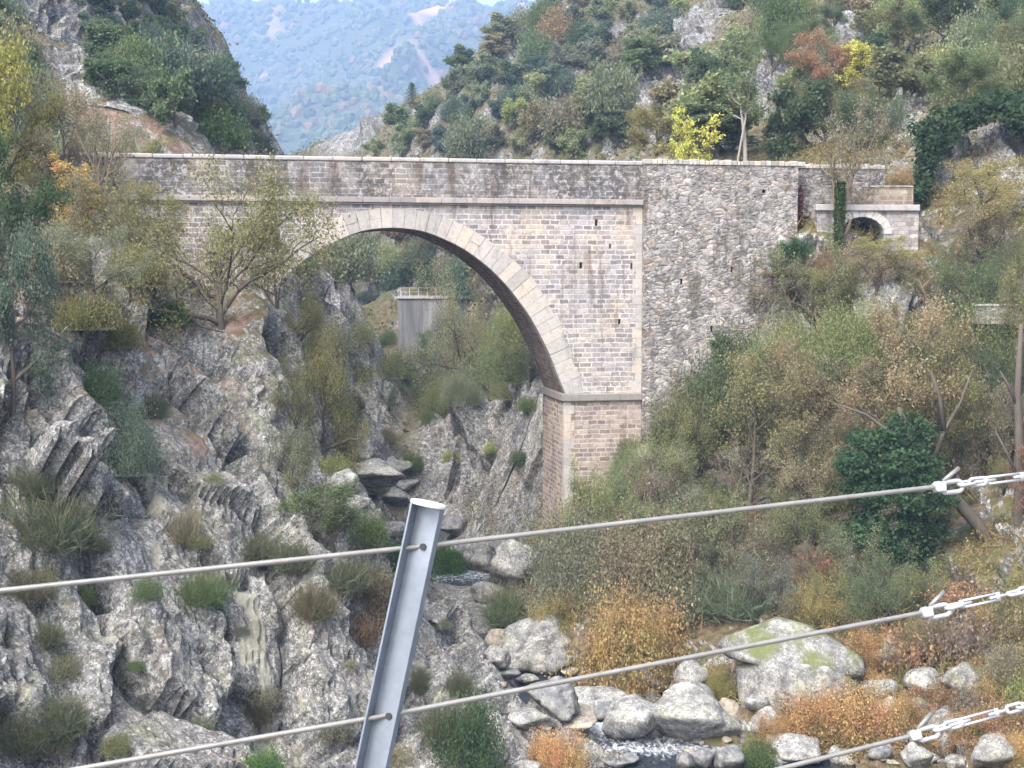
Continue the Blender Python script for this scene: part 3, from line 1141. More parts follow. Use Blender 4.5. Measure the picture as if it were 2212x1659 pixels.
# rubble wing wall with its rough coping
rub = [(6.405, 1.0), (14.25, 1.0), (14.25, 22.42), (6.405, 22.42)]
o = part(wall_with_holes(rub, [slot(8.34, 16.8, 0.12, 0.28), slot(9.9, 14.5, 0.13, 0.3), slot(10.9, 17.4, 0.12, 0.26), slot(12.9, 13.9, 0.12, 0.28), slot(12.5, 21.2, 0.2, 0.16), slot(8.9, 12.4, 0.12, 0.26)], -0.14, 5.0), "wing_wall", M_RUBB, bridge)
fix_normals(o)
o["label"] = "grey rubble wing wall right of the arch"
mb = MB()
mb.box(14.254, 19.3, 0.9, 4.9, 20.05, 22.42)
part(mb, "wing_wall", M_RUBB, bridge)["label"] = "set back end of the rubble wall behind the bare tree"
mb = MB()
u, split_ = 6.41, False
while u < 19.2:
    w = random.uniform(0.16, 0.42)
    d0 = -0.18 if u < 14.25 else 0.86
    if u >= 14.25 and not split_:
        part(mb, "coping", M_COPR, bridge, bevel=0.03)["label"] = "rough pale stones along the top of the rubble wall"
        mb, split_ = MB(), True
    mb.box(u + 0.008, u + w - 0.008, d0 - random.uniform(0, 0.04), d0 + 0.5, 22.424, 22.424 + random.uniform(0.17, 0.27))
    u += w
part(mb, "coping", M_COPR, bridge, bevel=0.03)["label"] = "rough pale stones along the set back wall"
mb = MB()
z = 11.41
k = 0
while z < 20.3:
    hh = random.uniform(0.35, 0.5)
    w = 0.32 if k % 2 else 0.48
    mb.box(6.4 - w, 6.398, -0.012, 0.3, z + 0.006, min(z + hh, 20.36) - 0.006)
    z += hh
    k += 1
part(mb, "quoin", M_RING, bridge)
mb = MB()
z = 1.2
k = 0
while z < 10.9:
    w = 0.34 if k % 2 else 0.5
    mb.box(2.545, 2.545 + w, 0.008, 0.3, z + 0.006, min(z + 0.42, 11.05) - 0.006)
    z += 0.42
    k += 1
part(mb, "quoin", M_RING, bridge)

# ------------------------------------------------------------------ small side arch bridge with coping, beyond the wing wall
c0 = P(1862, 506, 69.4)
side = empty("side_bridge", loc=c0)
side.rotation_euler.z = math.radians(4)
tag(side, "small pale stone arch bridge with white coping beside the right cliff", "small bridge")
PX = 69.4 / FPX
ar = [(1.10 * math.cos(t), 0.86 * math.sin(t)) for t in np.linspace(0, math.pi, 25)]
ex = [(1.52 * math.cos(t), 1.26 * math.sin(t)) for t in np.linspace(0, math.pi, 25)]
zt = (506 - 456) * PX
xl, xr = -98 * PX, 124 * PX
outl = [(xl, -4.0), (-1.10, -4.0)] + [tuple(p) for p in ar[::-1]] + [(1.10, -4.0), (xr, -4.0), (xr, zt), (xl, zt)]
o = part(wall_with_holes(outl, [], 0.0, 5.6), "wall", M_SIDE, side)
fix_normals(o)
mb = MB()
for k in range(11):
    t0, t1 = math.pi * k / 11 + 0.008, math.pi * (k + 1) / 11 - 0.008
    vs = [(r[0] * math.cos(t), d, r[1] * math.sin(t)) for d in (-0.05, 0.3) for (r, t) in (((1.09, 0.85), t0), ((1.09, 0.85), t1), ((1.5, 1.24), t1), ((1.5, 1.24), t0))]
    mb.add(vs, [(0, 1, 2, 3), (7, 6, 5, 4), (0, 4, 5, 1), (1, 5, 6, 2), (2, 6, 7, 3), (3, 7, 4, 0)])
fix_normals(part(mb, "arch_ring", M_PALE, side, bevel=0.01))
mb = MB()
mb.box(xl - 0.1, xr, -0.18, 0.35, zt + 0.003, zt + 0.30)
part(mb, "coping", M_COPE, side, bevel=0.03)
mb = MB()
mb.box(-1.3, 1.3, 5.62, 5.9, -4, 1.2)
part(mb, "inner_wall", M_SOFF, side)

c0 = P(1918, 443, 70.4)
tw = empty("retaining_wall", loc=c0)
tag(tw, "tan stone retaining wall above the small arch bridge", "retaining wall")
mb = MB()
q = 70.4 / FPX
mb.box(-52 * q, 54 * q, 0, 0.6, -0.12, 38 * q)
part(mb, "wall", M_TANW, tw)
mb = MB()
x = -52 * q
while x < 53 * q:
    w = random.uniform(0.2, 0.4)
    mb.box(x + 0.005, min(x + w, 54 * q) - 0.005, -0.05, 0.5, 38 * q + 0.003, 38 * q + random.uniform(0.07, 0.13))
    x += w
part(mb, "coping", M_COPR, tw, bevel=0.02)

c0 = P(900, 741, 137.0)
cw = empty("concrete_wall", loc=c0)
tag(cw, "stained grey concrete wall with thin railing seen through the arch", "retaining wall")
q = 137.0 / FPX
mb = MB()
mb.box(-40 * q, 110 * q, 0, 1.5, -3, 96 * q)
part(mb, "wall", M_CONC, cw)
mb = MB()
mb.box(-41 * q, 110 * q, -0.15, 1.5, 96 * q + 0.004, 96 * q + 0.26)
part(mb, "coping", M_COPE, cw)
for k in range(7):
    mb = MB()
    mb.tube([(-34 * q + k * 0.86, 0.1, 96 * q + 0.26), (-34 * q + k * 0.86, 0.1, 96 * q + 1.05)], 0.026, 6)
    mb.build("railing_post", M_PALE, cw)
for zz in (0.65, 1.03):
    mb = MB()
    mb.tube([(-36 * q, 0.1, 96 * q + zz), (100 * q, 0.1, 96 * q + zz)], 0.012, 5)
    mb.build("rail", M_PALE, cw)

c0 = P(2165, 672, 64.6)
lw = empty("roadside_wall", loc=c0)
tag(lw, "low pale stone wall half hidden by leaves at the right edge", "low wall")
q = 64.6 / FPX
mb = MB()
mb.box(-57 * q, 90 * q, 0, 0.5, -0.6, 10 * q)
part(mb, "wall", M_SIDE, lw)
mb = MB()
mb.box(-59 * q, 90 * q, -0.06, 0.56, 10 * q + 0.003, 15 * q)
part(mb, "coping", M_COPE, lw, bevel=0.02)


# ------------------------------------------------------------------ galvanised post and wire ropes of the footbridge railing
def galvanised(name, c=(0.25, 0.285, 0.34), rough=0.5, metal=0.75, var=0.25):
    m = NT(name)
    co = m.coord()
    v = m.voro(co, 60, 'F1', "Color")
    sep = m.n("SeparateColor")
    m.set(sep.inputs[0], v)
    col = m.ramp(m.math('ADD', m.math('MULTIPLY', sep.outputs[0], 0.12), m.math('MULTIPLY', m.noise(co, 14, 4, 0.6), 0.88)), [(0.2, tuple(x * (1 - var) for x in c)), (0.8, tuple(min(1, x * (1 + var * 0.6)) for x in c))])
    st = m.noise(m.mapping(co, (1, 1, 0.06)), 45, 4, 0.6)
    col = m.mix(m.ramp(st, [(0.60, 0.0), (0.75, 0.4)]), col, (0.30, 0.27, 0.22))
    m.principled(col, m.ramp(m.noise(co, 30, 4), [(0.3, rough - 0.08), (0.7, rough + 0.12)]), m.bump(m.noise(co, 120, 3), 0.08, 0.002), metallic=metal, spec=0.5)
    return m.mat


M_GALV = galvanised("galvanised_steel")
M_ROPE = galvanised("steel_rope", (0.27, 0.265, 0.255), 0.5, 0.45, 0.3)
M_FIT = galvanised("zinc_fitting", (0.46, 0.47, 0.50), 0.45, 0.4, 0.3)
M_CAP = galvanised("sky_bright_cap", (0.72, 0.73, 0.75), 0.5, 0.2, 0.08)  # bright sky reflection on the cap put into a paler base colour
M_HOLE = galvanised("dark_rope_hole", (0.03, 0.033, 0.036), 0.7, 0.1, 0.3)  # near-black colour for the shade inside the rope holes

pt, pb = Vector(P(926, 1093, 2.60)), Vector(P(757, 1890, 2.545))
axis = (pt - pb).normalized()
view = (Vector(CAM) - pt).normalized()
side_v = view.cross(axis).normalized()
if side_v.x < 0:
    side_v = -side_v
yaw = math.radians(24)
ex_ = (side_v * math.cos(yaw) + side_v.cross(axis) * math.sin(yaw)).normalized()
ey_ = axis.cross(ex_).normalized()
if ey_.dot(view) > 0:
    pass
PM = Matrix((ex_, ey_, axis)).transposed().to_4x4()
PM.translation = pb
post = empty("railing_post", mat=PM)
tag(post, "leaning galvanised steel post with round sky-bright cap carrying the wire ropes", "post")
L = (pt - pb).length
toward = 1 if ey_.dot(view) > 0 else -1
W, T, FL = 0.050, 0.0045, 0.030
# L / channel profile: broad web facing the viewer, a flange on its left edge turned toward the viewer and a short lip behind on the right
prof = [(-W / 2, 0), (W / 2, 0), (W / 2, -toward * 0.018), (W / 2 - T, -toward * 0.018), (W / 2 - T, -toward * T), (-W / 2 + T, -toward * T)]
prof = [(-W / 2, toward * FL), (-W / 2 + T, toward * FL), (-W / 2 + T, 0.0), (W / 2, 0.0), (W / 2, -toward * 0.020), (W / 2 - T, -toward * 0.020), (W / 2 - T, -toward * T), (-W / 2, -toward * T)]
mb = MB()
k = len(prof)
mb.add([(x, y, 0) for x, y in prof] + [(x, y, L) for x, y in prof], [(i, (i + 1) % k, k + (i + 1) % k, k + i) for i in range(k)])
tris = tessellate_polygon([[Vector((x, y, 0)) for x, y in prof]])
mb.add([(x, y, 0) for x, y in prof], [tuple(t) for t in tris])
mb.add([(x, y, L) for x, y in prof], [tuple(t) for t in tris])
o = mb.build("channel", M_GALV, post, bevel=0.0012)
fix_normals(o)
mb = MB()
rc = 0.0335
for (r0, z0, r1, z1) in ((rc - 0.003, 0, rc, 0.002), (rc, 0.002, rc, 0.005), (rc, 0.005, rc - 0.002, 0.007)):
    pass
ringz = [(rc - 0.002, 0.0), (rc, 0.0015), (rc, 0.0055), (rc - 0.0015, 0.0072), (rc - 0.004, 0.0078)]
nn = 48
vs = [(r * math.cos(2 * math.pi * j / nn), r * math.sin(2 * math.pi * j / nn) + toward * 0.004, L + z_) for r, z_ in ringz for j in range(nn)]
fs = [(i * nn + j, i * nn + (j + 1) % nn, (i + 1) * nn + (j + 1) % nn, (i + 1) * nn + j) for i in range(len(ringz) - 1) for j in range(nn)]
fs += [tuple(reversed(range(nn))), tuple((len(ringz) - 1) * nn + j for j in range(nn))]
mb.add(vs, fs)
mb.build("cap", M_CAP, post, smooth=False)

PMI = PM.inverted()
for hx, hy, hY in ((914, 1180, 2.60), (838, 1545, 2.57)):
    q = PMI @ Vector(P(hx, hy, hY))
    mb = MB()
    mb.tube([(q.x + 0.004, toward * 0.0005, q.z), (q.x + 0.004, toward * 0.0035, q.z)], 0.0064, 14)  # dark disc on the web, painting the shade of the rope hole
    mb.build("hole_shade", M_HOLE, post, smooth=False)


def rope_mesh(pts, rad):
    """laid wire rope: six lobes turning along its length"""
    pts = [Vector(p) for p in pts]
    seg, out, s0 = [], [], 0.0
    for a, b in zip(pts[:-1], pts[1:]):
        n = max(2, int((b - a).length / 0.006))
        for i in range(n):
            out.append(a.lerp(b, i / n))
    out.append(pts[-1])
    ns = 24
    V, F = [], []
    up = Vector((0, 0, 1))
    dist = 0.0
    for i, p in enumerate(out):
        t = (out[min(i + 1, len(out) - 1)] - out[max(i - 1, 0)]).normalized()
        a = t.cross(up).normalized()
        c = a.cross(t)
        if i:
            dist += (p - out[i - 1]).length
        for j in range(ns):
            th = 2 * math.pi * j / ns
            r = rad * (0.84 + 0.16 * abs(math.cos(3 * (th - dist * 75))))
            V.append(tuple(p + (a * math.cos(th) + c * math.sin(th)) * r))
    for i in range(len(out) - 1):
        for j in range(ns):
            F.append((i * ns + j, i * ns + (j + 1) % ns, (i + 1) * ns + (j + 1) % ns, (i + 1) * ns + j))
    F += [tuple(reversed(range(ns))), tuple((len(out) - 1) * ns + j for j in range(ns))]
    return V, F


def oval(c, dx, dy, a, b, n=20):
    return [c + dx * (a * math.cos(2 * math.pi * i / n)) + dy * (b * math.sin(2 * math.pi * i / n)) for i in range(n)]


def link_pts(c, t, s, half_len, half_w, n=8):
    pts = []
    for i in range(n + 1):
        th = -math.pi / 2 + math.pi * i / n
        pts.append(c + t * (half_len - half_w + half_w * math.cos(th)) + s * (half_w * math.sin(th)))
    for i in range(n + 1):
        th = math.pi / 2 + math.pi * i / n
        pts.append(c + t * (-(half_len - half_w) + half_w * math.cos(th)) + s * (half_w * math.sin(th)))
    return pts


def wire_rope(label, left, hole, clamp, end, order):
    """left, hole, clamp, end: (px, py, Y) in the photo"""
    root = empty("wire_rope", loc=P(*clamp))
    tag(root, label, "wire rope", "wire ropes of the footbridge railing")
    org = Vector(P(*clamp))
    pts = [Vector(P(*left))] + ([Vector(P(*hole))] if hole else []) + [org]
    rel = [p - org for p in pts]
    v, f = rope_mesh(rel, 0.0052)
    link("strand", mesh_np("strand", np.array(v), f, (M_ROPE,), True), root)
    e = Vector(P(*end)) - org
    t = e.normalized()
    tow = (Vector(CAM) - org).normalized()
    s = t.cross(tow).normalized()
    if s.z < 0:
        s = -s
    w = s.cross(t).normalized()
    # rope clip: saddle, bent bolt and two nuts
    mb = MB()
    bx = [(-0.010, -0.011), (0.012, -0.012), (0.014, 0.006), (-0.004, 0.012), (-0.013, 0.004)]
    vs = [t * x + s * y + w * d for d in (-0.011, 0.011) for x, y in bx]
    mb.add(vs, [tuple(reversed(range(5))), tuple(range(5, 10))] + [(i, (i + 1) % 5, 5 + (i + 1) % 5, 5 + i) for i in range(5)])
    o = mb.build("clip_saddle", M_FIT, root, bevel=0.003)
    fix_normals(o)
    tail = t * 0.012 + s * 0.010
    mb = MB()
    mb.tube([tail, tail + (t * 0.87 + s * 0.5) * 0.046], 0.0048, 10)
    mb.build("rope_tail", M_ROPE, root, smooth=True)
    # thimble: the eye in the rope
    mb = MB()
    mb.tube(link_pts(t * 0.030 - s * 0.004, t, s, 0.024, 0.011), 0.0052, 8, closed=True)
    mb.build("thimble", M_FIT, root, smooth=True)
    x = 0.058
    k = 0
    for kind in order:
        if kind == "link":
            dr = s if k % 2 else (w * 0.9 + s * 0.45).normalized()
            mb = MB()
            mb.tube(link_pts(t * (x + 0.006), t, dr, 0.019, 0.0072), 0.0038, 8, closed=True)
            mb.build("chain_link", M_FIT, root, smooth=True)
            x += 0.026
        else:
            ln = 0.085
            mb = MB()
            for sg in (-1, 1):
                mb.tube([t * x + s * (0.0068 * sg), t * (x + ln) + s * (0.0068 * sg)], 0.0028, 8)
            for xx in (x, x + ln):
                mb.tube([t * xx - s * 0.0092, t * xx + s * 0.0092], 0.0055, 10)
            mb.build("turnbuckle_body", M_FIT, root, smooth=True)
            for (xa, xb) in ((x - 0.028, x + 0.022), (x + ln - 0.02, x + ln + 0.028)):
                mb = MB()
                mb.tube([t * xa, t * xb], 0.0036, 8)
                mb.build("threaded_rod", M_FIT, root, smooth=True)
            x += ln + 0.036
        k += 1
    return root


wire_rope("topmost wire rope of the railing, passing just below the post cap", (-70, 1283.5, 2.39), (914, 1180, 2.60), (2028, 1051, 2.90), (2300, 1018, 2.97), ["link", "link", "turn", "link", "link", "link", "link", "link"])
wire_rope("middle wire rope of the railing, crossing the mossy boulder", (60, 1680.5, 2.40), (838, 1545, 2.57), (2000, 1322, 2.90), (2300, 1258, 2.97), ["link", "turn", "link", "link", "link", "link", "link"])
wire_rope("lowest wire rope, only its chained end showing at the bottom right", (900, 1858, 2.6), None, (1975, 1588, 2.88), (2300, 1500, 2.96), ["link", "link", "turn", "link", "link", "link", "link"])
# ------------------------------------------------------------------ foliage and bark materials (tint comes from each object's own colour)
def leaf_material(name, var=0.36, accent=(0.26, 0.175, 0.05)):
    m = NT(name)
    oi = m.n("ObjectInfo")
    rnd = m.n("NewGeometry").outputs["Random Per Island"]
    br = m.ramp(rnd, [(0.0, 1 - var), (0.5, 1.0), (1.0, 1 + var * 1.1)])
    col = m.mix(1.0, oi.outputs["Color"], br, 'MULTIPLY')
    # a share of the leaves (object colour alpha) has turned
    wn_ = m.n("TexWhiteNoise", noise_dimensions='1D')
    m.set(wn_.inputs[1], m.math('MULTIPLY', rnd, 917.0))
    turned = m.math('GREATER_THAN', oi.outputs["Alpha"], m.math('ADD', m.math('MULTIPLY', wn_.outputs[0], 0.5), m.noise(m.coord(), 0.9, 3, 0.6)))
    acc = m.mix(wn_.outputs[0], accent, (accent[0] * 0.8, accent[1] * 1.5, accent[2]))
    col = m.mix(m.math('MULTIPLY', turned, 0.85), col, acc)
    if name == "autumn_leaf":
        gr = m.ramp(m.noise(m.coord(), 1.1, 4, 0.65), [(0.50, 0.0), (0.60, 0.75)])
        col = m.mix(gr, col, m.mix(rnd, (0.12, 0.125, 0.04), (0.20, 0.12, 0.05)))
    hv = m.n("HueSaturation")
    hv.inputs["Saturation"].default_value = 0.88 if name == "leaf" else 0.82
    m.set(hv.inputs["Hue"], m.ramp(m.noise(m.coord(), 0.7, 3, 0.6), [(0.3, 0.475), (0.7, 0.52)]))
    m.set(hv.inputs["Color"], col)
    d = m.n("BsdfDiffuse")
    m.set(d.inputs[0], hv.outputs[0])
    t = m.n("BsdfTranslucent")
    m.set(t.inputs[0], hv.outputs[0])
    mx = m.n("MixShader")
    mx.inputs[0].default_value = 0.48
    m.t.links.new(d.outputs[0], mx.inputs[1])
    m.t.links.new(t.outputs[0], mx.inputs[2])
    m.t.links.new(mx.outputs[0], m.out.inputs[0])
    return m.mat


M_LEAF = leaf_material("leaf")
M_LEAFO = leaf_material("autumn_leaf", 0.42, (0.42, 0.33, 0.07))


def bark_material(name, c0, c1):
    m = NT(name)
    co = m.coord()
    n = m.noise(m.mapping(co, (1, 1, 0.3)), 5, 5, 0.7)
    m.principled(m.mix(n, c0, c1), 0.95, spec=0.1)
    return m.mat


M_BARK = bark_material("bark", (0.05, 0.042, 0.035), (0.15, 0.13, 0.11))
M_BARKP = bark_material("pale_bark", (0.20, 0.18, 0.155), (0.40, 0.37, 0.33))
M_BARKI = bark_material("ivy_bark", (0.025, 0.05, 0.02), (0.07, 0.09, 0.035))
M_TWIG = bark_material("twig", (0.13, 0.10, 0.075), (0.26, 0.21, 0.16))


# ------------------------------------------------------------------ plant generator
def unit(v):
    return v / (np.linalg.norm(v, axis=-1, keepdims=True) + 1e-9)


def quads(c, size, rng, ratio=0.55, flat=0.0, dirs=None):
    """rhombic leaves at the points c"""
    n = len(c)
    a = unit(rng.normal(size=(n, 3))) if dirs is None else unit(dirs)
    if flat:
        a[:, 2] *= (1 - flat)
        a = unit(a)
    b = unit(np.cross(a, rng.normal(size=(n, 3))))
    s = size * rng.uniform(0.45, 1.5, (n, 1))
    v = np.stack([c - a * s / 2, c + b * s * ratio / 2, c + a * s / 2, c - b * s * ratio / 2], 1).reshape(-1, 3)
    f = np.arange(4 * n).reshape(n, 4)
    return v, f


class Plant:
    def __init__(self, seed):
        self.rng = np.random.default_rng(seed)
        self.br = []          # branches: pts, radii
        self.tw = []          # leaf bearing twigs

    def grow(self, p, d, L, r, lev, S):
        rng = self.rng
        n = max(4, int(S['seg'][lev]))
        pts, rad = [np.array(p, float)], [r]
        d = unit(np.array(d, float))
        for i in range(n):
            d = unit(d + rng.normal(size=3) * S['jit'][lev] + np.array([0, 0, S['up'][lev]]))
            pts.append(pts[-1] + d * L / n)
            rad.append(max(r * (1 - 0.75 * (i + 1) / n), 0.004))
        pts = np.array(pts)
        self.br.append((pts, rad, lev))
        if lev == len(S['kids']):
            self.tw.append(pts)
            return
        for k in range(S['kids'][lev]):
            t = S['t0'][lev] + (1 - S['t0'][lev]) * (k + rng.uniform(0.2, 0.9)) / S['kids'][lev]
            x = min(t * n, n - 1e-3)
            i = int(x)
            q = pts[i] + (pts[i + 1] - pts[i]) * (x - i)
            dd = unit(pts[i + 1] - pts[i])
            o = unit(np.cross(dd, rng.normal(size=3)))
            if lev == 0:
                az = k * 2.4 + rng.uniform(-0.4, 0.4)
                o = unit(np.array([math.cos(az), math.sin(az), 0]) - dd * np.dot(dd, [math.cos(az), math.sin(az), 0]))
            an = math.radians(S['ang'][lev] + rng.uniform(-12, 12))
            nd = dd * math.cos(an) + o * math.sin(an)
            ll = L * S['len'][lev] * rng.uniform(0.7, 1.15) * (1.0 - 0.35 * (t if lev else t * 0.6))
            self.grow(q, nd, ll, rad[i] * 0.62, lev + 1, S)

    def wood(self, name, mat, thick=1.0, maxlev=9):
        mb = MB()
        for pts, rad, lev in self.br:
            if lev <= maxlev:
                mb.tube(pts, [x * thick for x in rad], 7 if lev == 0 else (5 if lev == 1 else 3), cap=False)
        return mesh_np(name, np.array(mb.v), np.array(mb.f, dtype=np.int32), (mat,), True)

    def leaf_points(self, per, sig):
        rng = self.rng
        out = []
        for pts in self.tw:
            n = rng.poisson(per)
            if n:
                t = rng.uniform(0.15, 1.0, n) * (len(pts) - 1)
                i = np.minimum(t.astype(int), len(pts) - 2)
                q = pts[i] + (pts[i + 1] - pts[i]) * (t - i)[:, None]
                out.append(q + rng.normal(size=(n, 3)) * sig)
        return np.concatenate(out)


ARCH = {}      # kind -> list of (trunk mesh, crown mesh, height)


def reg(kind, trunk, crown):
    z = np.empty(len(crown.vertices) * 3, dtype=np.float32)
    crown.vertices.foreach_get("co", z)
    z = z.reshape(-1, 3)
    ARCH.setdefault(kind, []).append((trunk, crown, float(np.percentile(z[:, 2], 99.5)), float(np.percentile(np.abs(z[:, :2]).max(1), 97))))


S_SPARSE = dict(seg=[7, 7, 5, 3], jit=[0.10, 0.16, 0.22, 0.3], up=[0.05, 0.05, 0.04, 0.02], kids=[7, 7, 6], t0=[0.28, 0.22, 0.2], ang=[48, 42, 45], len=[0.72, 0.55, 0.45])
S_MULTI = dict(seg=[4, 8, 5, 3], jit=[0.05, 0.13, 0.22, 0.3], up=[0.0, 0.03, 0.03, 0.02], kids=[7, 8, 6], t0=[0.1, 0.2, 0.2], ang=[44, 44, 45], len=[2.4, 0.45, 0.42])
S_OAK = dict(seg=[6, 6, 5, 3], jit=[0.10, 0.18, 0.25, 0.3], up=[0.05, 0.02, 0.03, 0.0], kids=[8, 7, 5], t0=[0.25, 0.25, 0.2], ang=[58, 45, 45], len=[0.62, 0.5, 0.45])
S_TALL = dict(seg=[9, 5, 4, 3], jit=[0.06, 0.15, 0.22, 0.3], up=[0.08, 0.12, 0.06, 0.0], kids=[16, 5, 4], t0=[0.25, 0.2, 0.2], ang=[45, 40, 45], len=[0.30, 0.5, 0.45])


def tree_kind(kind, spec, seeds, L, r, per, sig, leaf, bark, mat, thick=1.0, maxlev=9, ratio=0.55, wmax=None):
    for s in seeds:
        p = Plant(s)
        p.grow((0, 0, -0.3), (p.rng.normal() * 0.06, p.rng.normal() * 0.06, 1), L, r, 0, spec)
        c = p.leaf_points(per, sig)
        v, f = quads(c, leaf, p.rng, ratio)
        reg(kind, p.wood("trunk", bark, thick, maxlev), mesh_np("crown", v, f, (mat,)))


tree_kind("sparse", S_SPARSE, (11, 12, 13), 4.6, 0.13, 46, 0.15, 0.075, M_BARK, M_LEAF)
tree_kind("multi", S_MULTI, (21, 22, 23), 1.4, 0.15, 34, 0.15, 0.07, M_BARK, M_LEAF)
S_WIDE = dict(seg=[5, 9, 6, 3], jit=[0.06, 0.14, 0.22, 0.3], up=[0.0, 0.02, 0.03, 0.02], kids=[8, 9, 7], t0=[0.15, 0.2, 0.2], ang=[50, 42, 45], len=[3.0, 0.45, 0.42])
tree_kind("wide", S_WIDE, (24, 25), 1.5, 0.13, 46, 0.18, 0.065, M_BARK, M_LEAF)
tree_kind("twiggy", S_SPARSE, (31, 32), 4.8, 0.13, 14, 0.12, 0.085, M_TWIG, M_LEAF, 1.7)
tree_kind("oak", S_OAK, (41, 42, 43), 4.0, 0.14, 70, 0.19, 0.10, M_BARK, M_LEAF, 1.0, 2)
tree_kind("far_oak", S_OAK, (51, 52, 53, 54), 4.2, 0.15, 24, 0.26, 0.27, M_BARK, M_LEAF, 1.0, 2, 0.7)
tree_kind("far_tall", S_TALL, (61, 62), 8.0, 0.16, 16, 0.24, 0.25, M_BARK, M_LEAF, 1.0, 1, 0.7)
tree_kind("slim", S_TALL, (71, 72), 6.0, 0.10, 14, 0.12, 0.15, M_BARK, M_LEAFO, 1.0, 2)
tree_kind("poplar", dict(S_TALL, len=[0.16, 0.5, 0.45], t0=[0.45, 0.2, 0.2]), (73, 74), 11.0, 0.17, 11, 0.16, 0.17, M_BARKP, M_LEAF, 1.0, 2)


def conifer(seed):
    p = Plant(seed)
    rng = p.rng
    p.br.append((np.array([[0, 0, -0.3], [0, 0, 4], [0, 0, 8.2]]), [0.16, 0.1, 0.02], 0))
    cs = []
    for k in range(60):
        z = 1.0 + 7.0 * (k / 60) ** 0.9
        a = k * 2.4
        L = (8.4 - z) * 0.30 + 0.25
        t = rng.uniform(0.1, 1, 60)
        q = np.stack([np.cos(a) * t * L, np.sin(a) * t * L, z - 0.18 * t * L], 1) + rng.normal(size=(60, 3)) * np.array([0.13, 0.13, 0.08])
        cs.append(q)
    v, f = quads(np.concatenate(cs), 0.26, rng, 0.4)
    reg("conifer", p.wood("trunk", M_BARK), mesh_np("crown", v, f, (M_LEAF,)))


conifer(81)


def shrub(kind, seed, n_clump, n_leaf, leaf, rad=(1.0, 1.0, 0.8), sig=0.16, mat=None, ratio=0.55, stems=9, hole=0.35, flat=0.0):
    """low rounded bush: leaf clumps on an uneven dome over a fan of stems"""
    p = Plant(seed)
    rng = p.rng
    d = unit(rng.normal(size=(n_clump, 3)))
    d[:, 2] = np.abs(d[:, 2]) * 0.9 + 0.02
    rr = rng.uniform(hole, 1.0, (n_clump, 1)) ** 0.6 * (0.80 + (0.9 if kind == 'bramble' else 0.45) * fbm(d * 2.0 + seed, 3, seed))[:, None]
    c = d * rr * np.array(rad)
    c[:, 2] += 0.06
    for k in range(stems):
        tip = c[rng.integers(n_clump)]
        mid = tip * 0.5 + rng.normal(size=3) * 0.07
        p.br.append((np.array([[0, 0, -0.1], mid, tip]), [0.028, 0.018, 0.006], 1))
    pts = np.repeat(c, n_leaf, 0) + rng.normal(size=(n_clump * n_leaf, 3)) * sig * rng.uniform(0.6, 1.3, (n_clump, 1)).repeat(n_leaf, 0)
    pts[:, 2] = np.maximum(pts[:, 2], -0.05)
    v, f = quads(pts, leaf, rng, ratio, flat)
    reg(kind, p.wood("stems", M_BARK), mesh_np("foliage", v, f, (mat or M_LEAF,)))


for s in (91, 92, 93):
    shrub("shrub", s, 170, 70, 0.075, (1.7, 1.7, 1.4), 0.24)
for s in (94, 95):
    shrub("bramble", s, 420, 76, 0.068, (2.3, 2.3, 1.8), 0.22, M_LEAFO, 0.65, stems=22, hole=0.4)
for s in (96, 97):
    shrub("sprawl", s, 180, 62, 0.075, (1.7, 1.7, 0.8), 0.2, M_LEAF, 0.6, hole=0.2)
for s in (98, 99):
    shrub("far_bush", s, 160, 40, 0.27, (4.4, 4.4, 4.2), 0.6, M_LEAF, 0.7)
for s in (103, 104, 105):
    shrub("big_shrub", s, 400, 80, 0.08, (3.2, 3.2, 2.9), 0.34, M_LEAF, 0.6, stems=14)


def broom(seed):
    p = Plant(seed)
    rng = p.rng
    n = 6500
    d = unit(rng.normal(size=(n, 3)) * np.array([0.75, 0.75, 0.35]) + np.array([0, 0, 0.85]))
    d[:, 2] = np.abs(d[:, 2])
    base = rng.normal(size=(n, 3)) * np.array([0.22, 0.22, 0.0])
    L = rng.uniform(0.35, 1.0, (n, 1))
    L = L * (0.75 + 0.7 * fbm(d * 1.6 + seed, 3, seed))[:, None]
    c = base + d * L * rng.uniform(0.35, 0.95, (n, 1))
    v, f = quads(c, 0.20, rng, 0.055, 0, d + rng.normal(size=(n, 3)) * 0.38)
    for k in range(14):
        q = d[k] * 0.7
        p.br.append((np.array([[0, 0, -0.1], q * 0.5, q]), [0.02, 0.012, 0.004], 1))
    reg("broom", p.wood("stems", M_TWIG), mesh_np("foliage", v, f, (M_LEAF,)))


broom(101)
broom(102)


def stems_plant(seed):
    """thicket of dry upright stems with a few leaves"""
    p = Plant(seed)
    rng = p.rng
    cs = []
    for k in range(150):
        b = np.array([*(rng.normal(size=2) * 0.45), -0.05])
        d = unit(np.array([*(rng.normal(size=2) * 0.28 + b[:2] * 0.3), 1.0]))
        L = rng.uniform(0.6, 1.25)
        pts = np.array([b, b + d * L * 0.5 + rng.normal(size=3) * 0.03, b + d * L + rng.normal(size=3) * 0.09])
        p.br.append((pts, [0.010, 0.007, 0.004], 2))
        t = rng.uniform(0.25, 1, 16)[:, None]
        cs.append(b + d * L * t + rng.normal(size=(16, 3)) * 0.06)
    v, f = quads(np.concatenate(cs), 0.10, rng, 0.5)
    reg("thicket", p.wood("stems", M_TWIG), mesh_np("foliage", v, f, (M_LEAFO,)))


stems_plant(111)
stems_plant(112)


